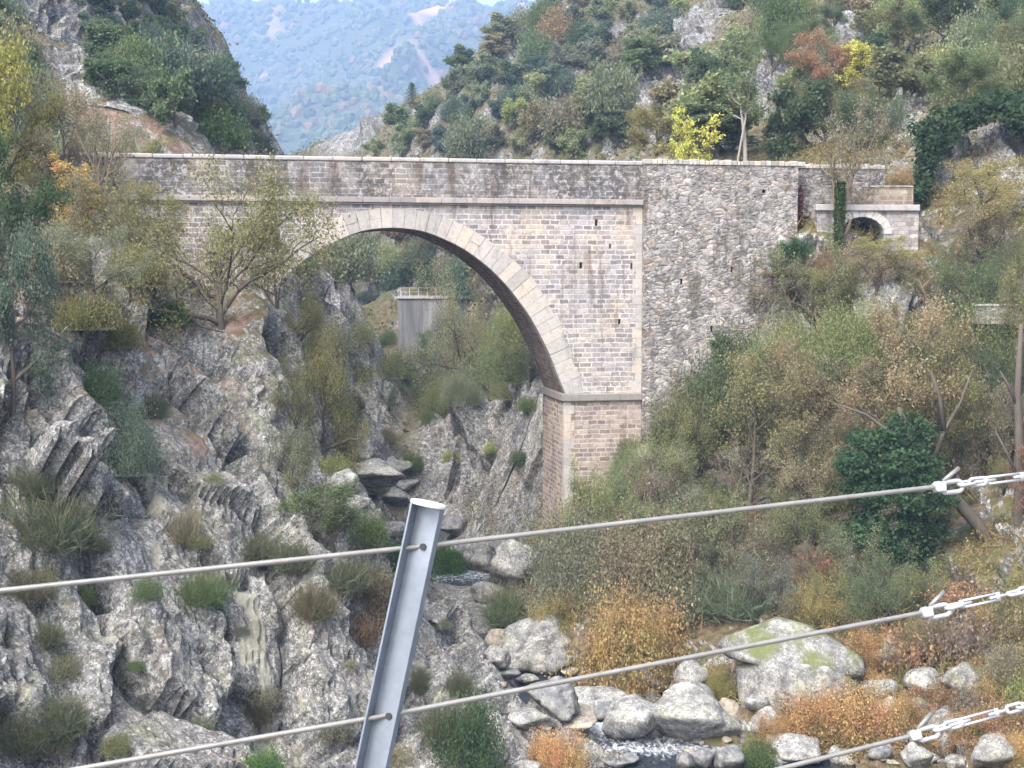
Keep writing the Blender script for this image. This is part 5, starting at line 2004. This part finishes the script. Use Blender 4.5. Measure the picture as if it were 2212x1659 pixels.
for a in [
    (1087, 1414, 70, 58, 0, "t", "rounded tan boulder left of the big pale pointed one"),
    (1166, 1440, 150, 98, 2, "p", "big pale pointed boulder below the yellow orange bush"),
    (1075, 1445, 64, 42, 1, "p", "pale boulder under the egg shaped stone"),
    (1078, 1424, 36, 20, 0, "t", "egg shaped tan stone on the pale boulder"),
    (1200, 1458, 62, 50, 1, "d", "dark grey boulder left of the largest orange bush"),
    (1126, 1454, 36, 16, 3, "t", "small tan oval stone in the stream, left of its twin"),
    (1164, 1448, 34, 18, 6, "t", "small tan oval stone beside the dark grey boulder"),
    (1092, 1472, 66, 30, 3, "d", "flat brown stone at the stream's left edge"),
    (1139, 1481, 46, 24, 0, "p", "small pale stone in the stream below the ovals"),
    (1192, 1540, 104, 64, 2, "d", "wide dark rock with dark overhang in midstream"),
    (1288, 1540, 118, 54, 3, "p", "long grey boulder right of the dark midstream rock"),
    (1140, 1580, 90, 46, 6, "p", "pale wet boulder at the rapids' upper left"),
    (1250, 1560, 74, 28, 4, "t", "low tan stone behind the rapids"),
    (1308, 1558, 68, 36, 0, "d", "brown grey stone left of the tall white boulder"),
    (1250, 1584, 84, 34, 3, "t", "low blocky boulder at the head of the rapids"),
    (1372, 1604, 126, 104, 3, "p", "tall white boulder over the rapids"),
    (1500, 1608, 186, 104, 2, "p", "large tilted slab boulder right of the tall white one"),
    (1340, 1660, 90, 24, 3, "d", "flat dark rock lying in the rapids"),
    (1480, 1668, 44, 46, 0, "d", "leftmost of three round dark stones under the tilted slab"),
    (1521, 1664, 56, 50, 3, "d", "middle one of three round dark stones under the tilted slab"),
    (1576, 1668, 74, 54, 6, "d", "rightmost of three round dark stones under the tilted slab"),
    (1037, 1668, 94, 44, 1, "p", "pale lichened boulder at the bottom left of the stream"),
    (1135, 1672, 44, 26, 4, "p", "small pale stone at the bottom under the bright orange bush"),
    (1918, 1452, 52, 62, 1, "p", "upright pale boulder right of the mossy one"),
    (2004, 1512, 98, 72, 0, "p", "round grey lichened boulder left of the mossy topped one"),
    (2101, 1512, 98, 64, 1, "m", "round boulder with yellow moss near the right edge"),
    (1900, 1512, 80, 40, 4, "p", "low grey boulder between the mossy giant and the round one"),
    (1921, 1588, 82, 70, 2, "t", "tan grey boulder among the orange bushes"),
    (1728, 1656, 118, 56, 1, "p", "pale lichen crusted boulder at the bottom below the wide orange bush"),
    (1820, 1662, 40, 40, 5, "p", "small pale stone right of the lichen crusted boulder"),
    (1905, 1645, 54, 40, 0, "d", "dark stone beside the small green moss patch"),
    (1985, 1666, 66, 52, 2, "p", "grey boulder under the lowest rope near its chain"),
    (2048, 1640, 36, 58, 4, "p", "upright pale stone under the chain of the lowest rope"),
    (2158, 1668, 100, 66, 1, "p", "large pale boulder in the bottom right corner"),
    (2080, 1672, 66, 40, 3, "p", "pale stone left of the corner boulder"),
    (1841, 1482, 62, 46, 5, "m", "mossy stone at the giant boulder's right foot"),
    (1490, 1492, 62, 54, 1, "p", "grey stone left of the giant mossy boulder"),
    (1578, 1556, 50, 48, 0, "t", "round tan stone at the giant boulder's left foot"),
    (1425, 1492, 60, 52, 4, "d", "dark lichened stone right of the largest orange bush"),
    (1124, 1264, 118, 86, 2, "p", "big pale rock standing in the stream below the pier"),
    (1090, 1210, 60, 42, 1, "d", "grey rock behind the big pale rock in the stream"),
    (1034, 1236, 56, 54, 5, "p", "jagged pale rock left of the big pale rock"),
    (1400, 1045, 84, 74, 2, "m", "mossy rock outcrop at the right foot of the pier"),
    (1510, 1010, 70, 62, 5, "m", "mossy tilted rock below the rubble wall"),
    (780, 1042, 120, 44, 5, "p", "broad pale rock slab in the gorge beyond the bridge"),
    (850, 1098, 80, 42, 2, "p", "pale flat rock left behind the post cap"),
    (842, 1162, 62, 34, 4, "p", "small pale rock at the gorge floor left of the post"),
    (756, 985, 90, 44, 2, "p", "grey rock above the broad pale slab"),
    (985, 1160, 66, 40, 1, "d", "dark rock right behind the post below its cap"),
    (1000, 1215, 60, 40, 2, "p", "pale rock right of the post above the top rope"),
    (1640, 1540, 60, 44, 3, "p", "pale stone under the giant boulder's front"),
    (1460, 1560, 70, 44, 0, "p", "rounded pale stone above the tilted slab"),
    (1050, 1300, 60, 40, 4, "p", "grey rock above the soft broom bush"),
    (1230, 1465, 40, 24, 6, "t", "small rust stained stone beside the dark grey boulder"),
    (840, 1030, 70, 36, 1, "p", "pale tumbled rock right of the broad gorge slab"),
    (735, 1060, 66, 40, 7, "p", "pale tumbled rock left of the broad gorge slab"),
    (800, 1075, 74, 36, 8, "t", "tan tumbled rock below the broad gorge slab"),
    (870, 1060, 56, 30, 3, "p", "small pale rock on the gorge floor before the pier"),
    (905, 1120, 60, 36, 2, "d", "grey rock on the gorge floor just above the post cap"),
    (770, 1100, 60, 34, 6, "p", "low pale rock among bushes on the gorge floor"),
    (2150, 1440, 60, 40, 3, "p", "pale boulder half hidden in scrub at the right edge"),
    (1965, 1560, 70, 46, 5, "m", "mossy grey boulder between the orange bushes above the lowest rope"),
    (2040, 1575, 74, 44, 2, "p", "blocky pale boulder above the chain of the lowest rope"),
    (1780, 1500, 70, 40, 4, "p", "low pale boulder at the foot of the mossy giant's front"),
    (1665, 1585, 64, 46, 7, "p", "pale angular stone left of the wide orange bush"),
    (1390, 1490, 66, 44, 2, "p", "pale stone below the largest orange bush"),
    (1330, 1500, 60, 36, 8, "d", "dark wedge stone beside the long grey boulder"),
    (1690, 1660, 50, 30, 6, "d", "small dark stone left of the lichen crusted boulder"),
]:
    boulder(*a)

# small stones along the water, one object each
k = 0
random.seed(31)
while k < 46:
    px, py = random.uniform(1040, 2200), random.uniform(1390, 1655)
    if px > 1460 and py < 1600:
        continue
    if (px < 1240 and py > 1590) or (1190 < px < 1480 and py > 1575) or (1090 < px < 1180 and 1455 < py < 1530):
        continue
    b = ground_at(px, py)
    if b.z > 1.6 or b.y > 70:
        continue
    o = link("stone", BSET["pdtp"[k % 4]][k % 9])
    s = random.uniform(0.10, 0.26)
    o.location = (b.x, b.y, max(b.z, 0.0) + s * 0.3)
    o.rotation_euler = (0, 0, random.uniform(0, 6.28))
    o.scale = (s * 1.3, s, s * random.uniform(0.55, 0.9))
    where = "by the pale boulders upstream" if py < 1500 else ("round the rapids" if px < 1460 else "below the orange bushes")
    tag(o, "%s loose stone %s" % ({"p": "small pale", "d": "small dark", "t": "small tan"}["pdtp"[k % 4]], where), "stone", "loose stones along the river, " + where)
    k += 1

# the giant mossy boulder: a leaning upper block and its lower body in one stone
gb = ground_at(1700, 1520)
GY = gb.y


def gpt(px, py, dy):
    q = P(px, py, GY + dy) - np.array(gb)
    return tuple(q)


up_ = [gpt(1548, 1392, d) for d in (0.4, 3.0)] + [gpt(1570, 1374, d) for d in (0.0, 3.4)] + [gpt(1680, 1334, d) for d in (1.2, 3.8)] + [gpt(1745, 1350, d) for d in (0.8, 4.2)] + \
      [gpt(1862, 1420, d) for d in (0.4, 3.6)] + [gpt(1868, 1460, d) for d in (0.2, 3.0)] + [gpt(1640, 1440, d) for d in (-0.7, 2.5)] + [gpt(1575, 1420, d) for d in (-0.1, 2.5)] + [gpt(1780, 1470, d) for d in (-0.9, 3.0)]
lo_ = [gpt(1590, 1440, d) for d in (0.3, 3.0)] + [gpt(1650, 1428, d) for d in (-0.6, 3.2)] + [gpt(1790, 1440, d) for d in (-0.8, 3.2)] + [gpt(1850, 1475, d) for d in (-0.4, 3.0)] + \
      [gpt(1600, 1545, d) for d in (0.0, 3.0)] + [gpt(1640, 1560, d) for d in (-1.0, 3.0)] + [gpt(1760, 1530, d) for d in (-1.3, 3.0)] + [gpt(1850, 1500, d) for d in (-0.9, 3.0)]
ma = boulder_mesh("giant_boulder", 301, soft=60, sub=5, rough=0.03, hull=up_)
mb_ = boulder_mesh("giant_boulder", 302, soft=60, sub=5, rough=0.03, hull=lo_)
bm = bmesh.new()
bm.from_mesh(ma)
bm.from_mesh(mb_)
me = bpy.data.meshes.new("giant_boulder")
bm.to_mesh(me)
bm.free()
me.materials.append(M_MOSSY)
me.polygons.foreach_set("use_smooth", np.full(len(me.polygons), True))
o = link("giant_boulder", me)
o.location = gb
tag(o, "huge pale boulder with green moss on its slanting top", "boulder", "boulders along the river")

# ------------------------------------------------------------------ scattered trees on the slopes
def inside(poly, x, y):
    c = False
    n = len(poly)
    for i in range(n):
        (x1, y1), (x2, y2) = poly[i], poly[(i + 1) % n]
        if (y1 > y) != (y2 > y) and x < (x2 - x1) * (y - y1) / (y2 - y1) + x1:
            c = not c
    return c


RIBS = [([(1545, 10), (1480, 120), (1400, 220), (1370, 270)], 40), ([(1655, 190), (1640, 240)], 36), ([(1830, 60), (1850, 90)], 26), ([(2000, 190), (1960, 290), (1940, 350)], 26), ([(2050, 330), (2160, 340)], 42),
        ([(90, -20), (140, 130), (175, 235)], 62), ([(250, 250), (330, 300), (380, 320)], 36), ([(430, 235), (440, 300)], 24), ([(740, 300), (780, 290)], 26), ([(1085, 115), (1115, 98)], 14),
        ([(760, 640), (740, 760), (720, 880)], 26), ([(830, 820), (780, 960)], 26), ([(960, 940), (1080, 900), (1160, 950)], 40), ([(950, 1050), (1060, 1060), (1150, 1050)], 50), ([(1600, 240), (1605, 330)], 18)]


def on_rib(x, y):
    for pts, r in RIBS:
        for (ax, ay), (bx, by) in zip(pts[:-1], pts[1:]):
            t = max(0, min(1, ((x - ax) * (bx - ax) + (y - ay) * (by - ay)) / ((bx - ax) ** 2 + (by - ay) ** 2)))
            if math.hypot(x - ax - t * (bx - ax), y - ay - t * (by - ay)) < r:
                return True
    return False


def darts(poly, dist, n, rnd):
    xs, ys = [p[0] for p in poly], [p[1] for p in poly]
    out = []
    for _ in range(n):
        x, y = rnd.uniform(min(xs), max(xs)), rnd.uniform(min(ys), max(ys))
        if not inside(poly, x, y) or on_rib(x, y) or (862 < x < 930 and 625 < y < 800):
            continue
        if all((x - a) ** 2 + (y - b) ** 2 > dist * dist for a, b in out):
            out.append((x, y))
    return out


WOOD = []       # (object, base label, x) collected to tell neighbours apart afterwards
COLS = {
    "dark green": (0.050, 0.075, 0.035, 0.0), "green": (0.070, 0.095, 0.040, 0.05), "blue green": (0.060, 0.085, 0.055, 0.0), "olive": (0.105, 0.112, 0.050, 0.08),
    "grey olive": (0.108, 0.116, 0.070, 0.05), "tan": (0.140, 0.120, 0.070, 0.2), "russet": (0.150, 0.100, 0.055, 0.4), "yellow green": (0.15, 0.165, 0.06, 0.1),
    "pale green": (0.115, 0.135, 0.065, 0.05), "orange": (0.30, 0.17, 0.05, 0.5), "grey brown": (0.125, 0.110, 0.07, 0.2)}


WB = np.array([(1150, 1110), (1215, 1020), (1340, 1015), (1384, 955), (1500, 820), (1590, 700), (1680, 555), (1745, 500), (1760, 505), (1990, 530), (2300, 300)], float)
wall_foot = lambda x: float(np.interp(x, WB[:, 0], WB[:, 1]))


def wood(poly, dist, tries, palette, kinds, hm, where, group, seed, noun="tree", limit=None):
    rnd = random.Random(seed)
    names, weights = zip(*palette)
    for (x, y) in darts(poly, dist, tries, rnd):
        h, _ = cast(x, y, 66.0 if y < 700 and x < 2000 else 0.0)
        if h is None or h.z < 0.4:
            continue
        cn = rnd.choices(names, weights)[0]
        kd = rnd.choice(kinds)
        c = COLS[cn]
        j = [rnd.uniform(0.85, 1.18) for _ in range(3)]
        hh = rnd.uniform(*hm)
        hp = hh * FPX / h.y
        if limit == "wall":
            if 2000 < x < 2230 and 1060 < y < 1440:
                hh = min(hh * 0.35, 0.9)
            room = y - wall_foot(x) + 25
            if hp > room:
                hh *= room / hp
                if room < 25:
                    continue
        elif limit == "rib" and any(on_rib(x, y - hp * t) for t in (0.3, 0.6, 0.85)):
            continue
        tint = (c[0] * j[0], c[1] * j[0] * (j[1] ** 0.3), c[2] * j[2], c[3])
        low = kd in ("big_shrub", "shrub", "sprawl", "far_bush", "thicket", "broom", "bramble")
        nn = "bush" if low else noun
        nm = {"tree": "tree", "bush": "shrub"}.get(nn, nn)
        o = place(kd, rnd.randrange(4), h, hh, tint, nm, None, nn, group, hh * rnd.uniform(0.95, 1.3) if not low else hh * (rnd.uniform(1.0, 1.4) if kd in ("far_bush", "big_shrub") else rnd.uniform(1.4, 2.0)), rnd.uniform(0, 6.28), ("stems", "foliage") if low else ("trunk", "crown"), None, 0.25)
        size = "large" if hh > hm[0] + (hm[1] - hm[0]) * 0.66 else ("small" if hh < hm[0] + (hm[1] - hm[0]) * 0.33 else "medium")
        WOOD.append((o, size, cn, nn, where(x, y), x))


def row(y, cuts, names):
    for c, n in zip(cuts, names):
        if y < c:
            return n
    return names[-1]


def w_right(x, y):
    a = row(x, (930, 1060, 1190, 1300, 1400, 1500, 1620, 1760, 1900, 2040), ("by the valley notch", "near the far ridge", "above the arch's right half", "above the pier", "left of the rock rib", "on the rock rib", "above the yellow tree", "above the rubble wall", "above the round bare tree", "above the small arch", "above the ivy curtain"))
    b = row(y, (70, 150, 240), ("near the top edge", "high up", "midway up", "behind the parapet"))
    return b + ", " + a


def w_left(x, y):
    a = row(x, (100, 230, 350, 470), ("left of the pale crag", "right of the pale crag", "amid the left hill", "near the hill's outline", "on the hill's outline"))
    b = row(y, (90, 180, 260), ("near the top edge", "high up", "halfway up", "just above the parapet"))
    return b + ", " + a


def w_gorge(x, y):
    a = row(x, (830, 930, 1040), ("left side", "by the concrete wall", "right of the concrete wall", "beside the arch's right leg"))
    b = row(y, (570, 660, 780, 900), ("under the arch crown", "in the upper gorge", "in the mid gorge", "in the lower gorge", "on the gorge floor"))
    return b + ", " + a


def w_bank(x, y):
    a = row(x, (1350, 1500, 1650, 1800, 1950, 2100), ("near the pier", "below the wall's left end", "below the wall's middle", "left of the ivy tree", "beside the ivy tree", "right of the ivy tree", "at the right edge"))
    b = row(y, (800, 950, 1100, 1250, 1380), ("high on the bank", "on the upper bank", "on the middle bank", "by the top rope", "below the top rope", "by the middle rope"))
    return b + ", " + a


PAL_R = [("green", 3), ("blue green", 3), ("grey olive", 3), ("olive", 2), ("tan", 1.2), ("russet", 0.35), ("pale green", 2), ("dark green", 1.5), ("grey brown", 1.2), ("yellow green", 0.4)]
RH = [(800, 340), (880, 265), (1000, 150), (1100, 85), (1185, 15), (1260, -50), (1570, -50), (1570, 345)]
wood(RH, 35, 2600, PAL_R, ("far_oak", "far_oak", "far_oak", "far_tall", "far_bush"), (2.6, 5.2), w_right, "trees on the right hillside", 51, limit="rib")
RU = [(1560, -60), (2300, -60), (2300, 230), (1990, 270), (1930, 345), (1560, 345)]
wood(RU, 52, 1600, [("green", 3), ("dark green", 2.5), ("olive", 2), ("pale green", 1.5), ("grey brown", 1.3), ("tan", 0.8), ("yellow green", 0.6)], ("oak", "far_oak", "oak", "multi", "far_bush"), (2.6, 5.0), w_right, "trees on the right hillside", 52, limit="rib")
LH = [(-70, -60), (320, -30), (440, 118), (545, 258), (592, 332), (260, 345), (60, 330), (-70, 300)]
wood(LH, 34, 2000, [("blue green", 4), ("dark green", 3), ("green", 2), ("grey olive", 1), ("olive", 0.5), ("grey brown", 0.5)], ("far_oak", "far_oak", "far_oak", "far_bush"), (2.0, 4.0), w_left, "trees on the left hill behind the bridge", 53, limit="rib")
GA = [(735, 500), (860, 485), (1180, 490), (1190, 640), (1000, 640), (950, 625), (860, 625), (745, 600)]
wood(GA, 34, 900, PAL_R, ("far_oak", "far_bush", "far_oak"), (2.4, 4.6), w_gorge, "plants seen through the arch", 54)
GB = [(950, 700), (1180, 640), (1190, 860), (1100, 850), (960, 900), (880, 900), (900, 790), (950, 740)]
wood(GB, 38, 700, [("olive", 2), ("grey olive", 3), ("green", 2), ("pale green", 2), ("dark green", 1), ("tan", 1)], ("multi", "oak", "big_shrub", "big_shrub", "sparse"), (2.0, 4.6), w_gorge, "plants seen through the arch", 55)
GC = [(640, 560), (740, 560), (800, 640), (860, 760), (850, 900), (800, 930), (700, 1000), (690, 760)]
wood(GC, 62, 500, [("olive", 2), ("green", 2), ("blue green", 2), ("grey olive", 1)], ("shrub", "big_shrub", "sprawl", "multi"), (0.9, 2.4), w_gorge, "plants seen through the arch", 56)
GD = [(700, 940), (900, 900), (960, 900), (930, 1050), (820, 1060), (760, 1100), (700, 1060)]
wood(GD, 70, 200, [("olive", 2), ("green", 1), ("orange", 0.4), ("tan", 1)], ("sprawl", "shrub"), (0.7, 1.6), w_gorge, "plants seen through the arch", 57)
GE = [(1000, 880), (1170, 850), (1165, 1000), (1100, 1100), (960, 1080), (960, 960)]
wood(GE, 48, 300, [("yellow green", 2), ("green", 3), ("dark green", 1)], ("sprawl", "sprawl", "shrub"), (0.5, 1.3), w_gorge, "plants seen through the arch", 58)
RB = [(1420, 1000), (1560, 860), (1650, 720), (1740, 560), (1960, 600), (2250, 560), (2250, 1400), (2000, 1400), (1600, 1340), (1400, 1330), (1230, 1290), (1240, 1180)]
wood(RB, 66, 1500, [("grey olive", 3), ("olive", 3), ("tan", 1.8), ("pale green", 2.5), ("green", 2), ("grey brown", 1.5), ("russet", 0.25)], ("multi", "twiggy", "big_shrub", "multi", "sparse", "big_shrub", "multi"), (1.8, 4.4), w_bank, "bushes on the right bank", 59, limit="wall")
RC = [(1880, 1360), (2250, 1300), (2250, 1640), (1900, 1640), (1880, 1500)]
wood(RC, 60, 300, [("orange", 2), ("russet", 2), ("tan", 2), ("grey brown", 1), ("yellow green", 0.7)], ("thicket", "sprawl", "bramble", "thicket"), (0.6, 1.3), w_bank, "bushes on the right bank", 60)
LB = [(-60, 420), (250, 360), (420, 560), (420, 690), (200, 720), (-60, 680)]
wood(LB, 60, 400, [("grey olive", 3), ("olive", 3), ("tan", 1.5), ("grey brown", 2), ("green", 1)], ("multi", "sparse", "twiggy", "multi", "shrub"), (2.2, 4.8), lambda x, y: row(y, (500, 600), ("high on the left bank", "middle of the left bank", "low on the left bank")) + ", " + row(x, (80, 190, 300), ("at the left edge", "left of the grey tree", "beside the bridge end", "under the parapet")), "trees on the left bank before the bridge end", 61)
LC = [(-40, 960), (200, 900), (420, 1000), (640, 1120), (820, 1250), (960, 1330), (940, 1640), (-40, 1640)]
wood(LC, 125, 300, [("olive", 2), ("grey olive", 3), ("green", 1.5), ("grey brown", 2)], ("broom", "sprawl", "shrub", "thicket", "sprawl"), (0.35, 0.85), lambda x, y: row(y, (1000, 1200, 1400), ("upper cliff", "middle cliff", "below the top rope", "by the middle rope")) + ", " + row(x, (150, 320, 480, 640, 800), ("at the left edge", "left part", "left of the centre", "on the dark face", "left of the post", "round the post")), "small bushes in the cliff's cracks", 62)

# conifers on the skyline of the right hill
for (px, py, hp, wp_) in ((1083, 108, 58, 44), (1192, 40, 62, 60), (890, 228, 48, 34)):
    h, _ = cast(px, py, 66)
    if h is not None:
        q = h.y / FPX
        place("conifer", 0, h, hp * q, (0.045, 0.07, 0.04, 0), "conifer", {1083: "dark rounded conifer on the right hill's skyline, middle one of three", 1192: "dark conifer on the skyline at the top edge, right of the sky gap", 890: "small dark conifer low on the right hill's outline by the notch"}[px], "conifer", "conifers on the right skyline", wp_ * q, 0.0)

# labels: size and colour first, then the place; what is left alike is told apart from left to right
from collections import defaultdict
grp = defaultdict(list)
for o, size, cn, nn, wh, x in WOOD:
    grp[(cn, nn, wh, o["group"])].append((x, size, o))
ORD = {2: ("left of two", "right of two"), 3: ("left of three", "middle of three", "right of three")}
for (cn, nn, wh, g_), lst in grp.items():
    lst.sort(key=lambda t: t[0])
    by = defaultdict(list)
    for x, size, o in lst:
        by[size].append(o)
    for size, os_ in by.items():
        pre = "" if len(lst) == 1 else size + " "
        for i, o in enumerate(os_):
            l = "%s%s %s %s" % (pre, cn, nn, wh)
            if len(os_) in ORD:
                l += ", " + ORD[len(os_)][i]
            o["label"] = l

# ------------------------------------------------------------------ undergrowth (nobody could count it)
def under_material(name, stops):
    m = NT(name)
    rnd = m.n("NewGeometry").outputs["Random Per Island"]
    col = m.ramp(rnd, stops)
    col = m.mix(1.0, col, m.ramp(m.noise(m.coord(), 0.5, 4, 0.6), [(0.3, (0.95, 1.0, 0.9)), (0.7, (1.7, 1.55, 1.4))]), 'MULTIPLY')
    d = m.n("BsdfDiffuse")
    m.set(d.inputs[0], col)
    m.t.links.new(d.outputs[0], m.out.inputs[0])
    return m.mat


def undergrowth(name, label, X, Y, n_leaf, leaf, height, sig, mat, seed, ratio=0.5, prob=None, terr=None):
    rng = np.random.default_rng(seed)
    pts, f = terr
    return None


def scatter_on(idx, n, rng, accept):
    pts, f = TERR[idx]
    k = rng.integers(0, len(f), n * 4)
    q = pts[f[k]]
    w = rng.dirichlet((1, 1, 1, 1), len(k))
    p = (q * w[..., None]).sum(1)
    nrm = np.cross(q[:, 1] - q[:, 0], q[:, 3] - q[:, 0])
    area = np.linalg.norm(nrm, axis=1)
    up = np.abs(nrm[:, 2]) / (area + 1e-9)
    keep = (rng.uniform(0, 1, len(k)) < area / np.percentile(area, 90)) & accept(p, up, rng)
    return p[keep][:n]


def tufts(name, label, p, n_leaf, leaf, height, sig, mat, rng, ratio=0.5, flat=0.0):
    n = len(p)
    c = np.repeat(p, n_leaf, 0) + rng.normal(size=(n * n_leaf, 3)) * np.array([sig, sig, 0]) + np.abs(rng.normal(size=(n * n_leaf, 1))) * np.array([0, 0, height])
    v, f = quads(c, leaf, rng, ratio, flat)
    o = link(name, mesh_np(name, v, f, (mat,)))
    tag(o, label, name.replace("_", " "), None, "stuff")


M_UR = under_material("bank_undergrowth", [(0.0, (0.10, 0.10, 0.045)), (0.3, (0.15, 0.135, 0.06)), (0.5, (0.075, 0.10, 0.04)), (0.7, (0.19, 0.15, 0.08)), (0.88, (0.22, 0.12, 0.05)), (1.0, (0.10, 0.12, 0.07))])
M_UH = under_material("hill_undergrowth", [(0.0, (0.07, 0.085, 0.04)), (0.35, (0.11, 0.11, 0.055)), (0.6, (0.06, 0.085, 0.045)), (0.8, (0.14, 0.115, 0.065)), (1.0, (0.15, 0.10, 0.06))])
M_UL = under_material("cliff_undergrowth", [(0.0, (0.11, 0.11, 0.05)), (0.4, (0.08, 0.10, 0.045)), (0.7, (0.16, 0.12, 0.07)), (1.0, (0.17, 0.09, 0.05))])
rng = np.random.default_rng(77)


def patchy(p, f, lo, seed):
    return fbm(p * f, 4, seed) > lo


inview = lambda p: np.abs(p[:, 0]) < p[:, 1] * 0.40
acc = lambda p, up, r: inview(p) & (p[:, 2] > 0.9) & (up > 0.35) & patchy(p, 0.35, -0.12, 3) & (p[:, 1] > 40)
p = scatter_on(1, 15000, rng, acc)
tufts("undergrowth", "tangled olive and tan undergrowth covering the right bank", p, 9, 0.115, 0.38, 0.26, M_UR, rng)
p = scatter_on(1, 9000, rng, acc)
tufts("dry_stems", "thin dry stems standing in the right bank's undergrowth", p, 4, 0.75, 0.35, 0.2, M_UR, rng, 0.035)
acc = lambda p, up, r: inview(p) & (p[:, 2] > 0.9) & (up > 0.3) & patchy(p, 0.12, -0.16, 4) & (rockmask(p[:, 0], p[:, 1]) < 0.45)
p = scatter_on(2, 20000, rng, acc)
sc_ = np.clip(p[:, 1] / 130, 0.5, 2)
tufts("hill_scrub", "low olive scrub between the trees of the valley sides", p, 7, 0.34, 0.45, 0.5, M_UH, rng, 0.65)
acc = lambda p, up, r: inview(p) & (p[:, 2] > 1.5) & (up > 0.62) & patchy(p, 0.5, 0.05, 5) & (p[:, 1] > 36)
p = scatter_on(0, 5000, rng, acc)
tufts("cliff_plants", "small grasses and weeds on ledges of the left cliff", p, 8, 0.12, 0.12, 0.12, M_UL, rng, 0.22)

# far woods on the mountain: one mass
rng = np.random.default_rng(9)
n = 30000
X, Y = rng.uniform(-480, 260, n) * FS, rng.uniform(430, 1090, n) * FS
keep = (far_bare(X, Y) < rng.uniform(0.1, 0.9, n)) & (np.abs(X / Y + 0.10) < 0.24)
X, Y = X[keep], Y[keep]
Z = far_h(X, Y)
bm = bmesh.new()
bmesh.ops.create_icosphere(bm, subdivisions=1, radius=1)
iv_ = np.array([v.co[:] for v in bm.verts])
if_ = np.array([[v.index for v in f.verts] for f in bm.faces])
bm.free()
n = len(X)
s = rng.uniform(4.0, 9.0, (n, 1, 1))
V = np.stack([X, Y, Z], 1)[:, None] + iv_[None] * s * rng.uniform(0.7, 1.25, (n, len(iv_), 1)) + np.array([0, 0, 1.5])
F = (if_[None] + (np.arange(n) * len(iv_))[:, None, None]).reshape(-1, 3)
M_FW = under_material("far_wood", [(0.0, (0.045, 0.065, 0.035)), (0.4, (0.07, 0.085, 0.045)), (0.75, (0.09, 0.10, 0.055)), (0.93, (0.10, 0.085, 0.05)), (1.0, (0.20, 0.11, 0.06))])
tag(link("far_wood", mesh_np("far_wood", V.reshape(-1, 3), F.astype(np.int32), (M_FW,), False)), "hazy blue woods covering the far mountain", "woods", None, "stuff")
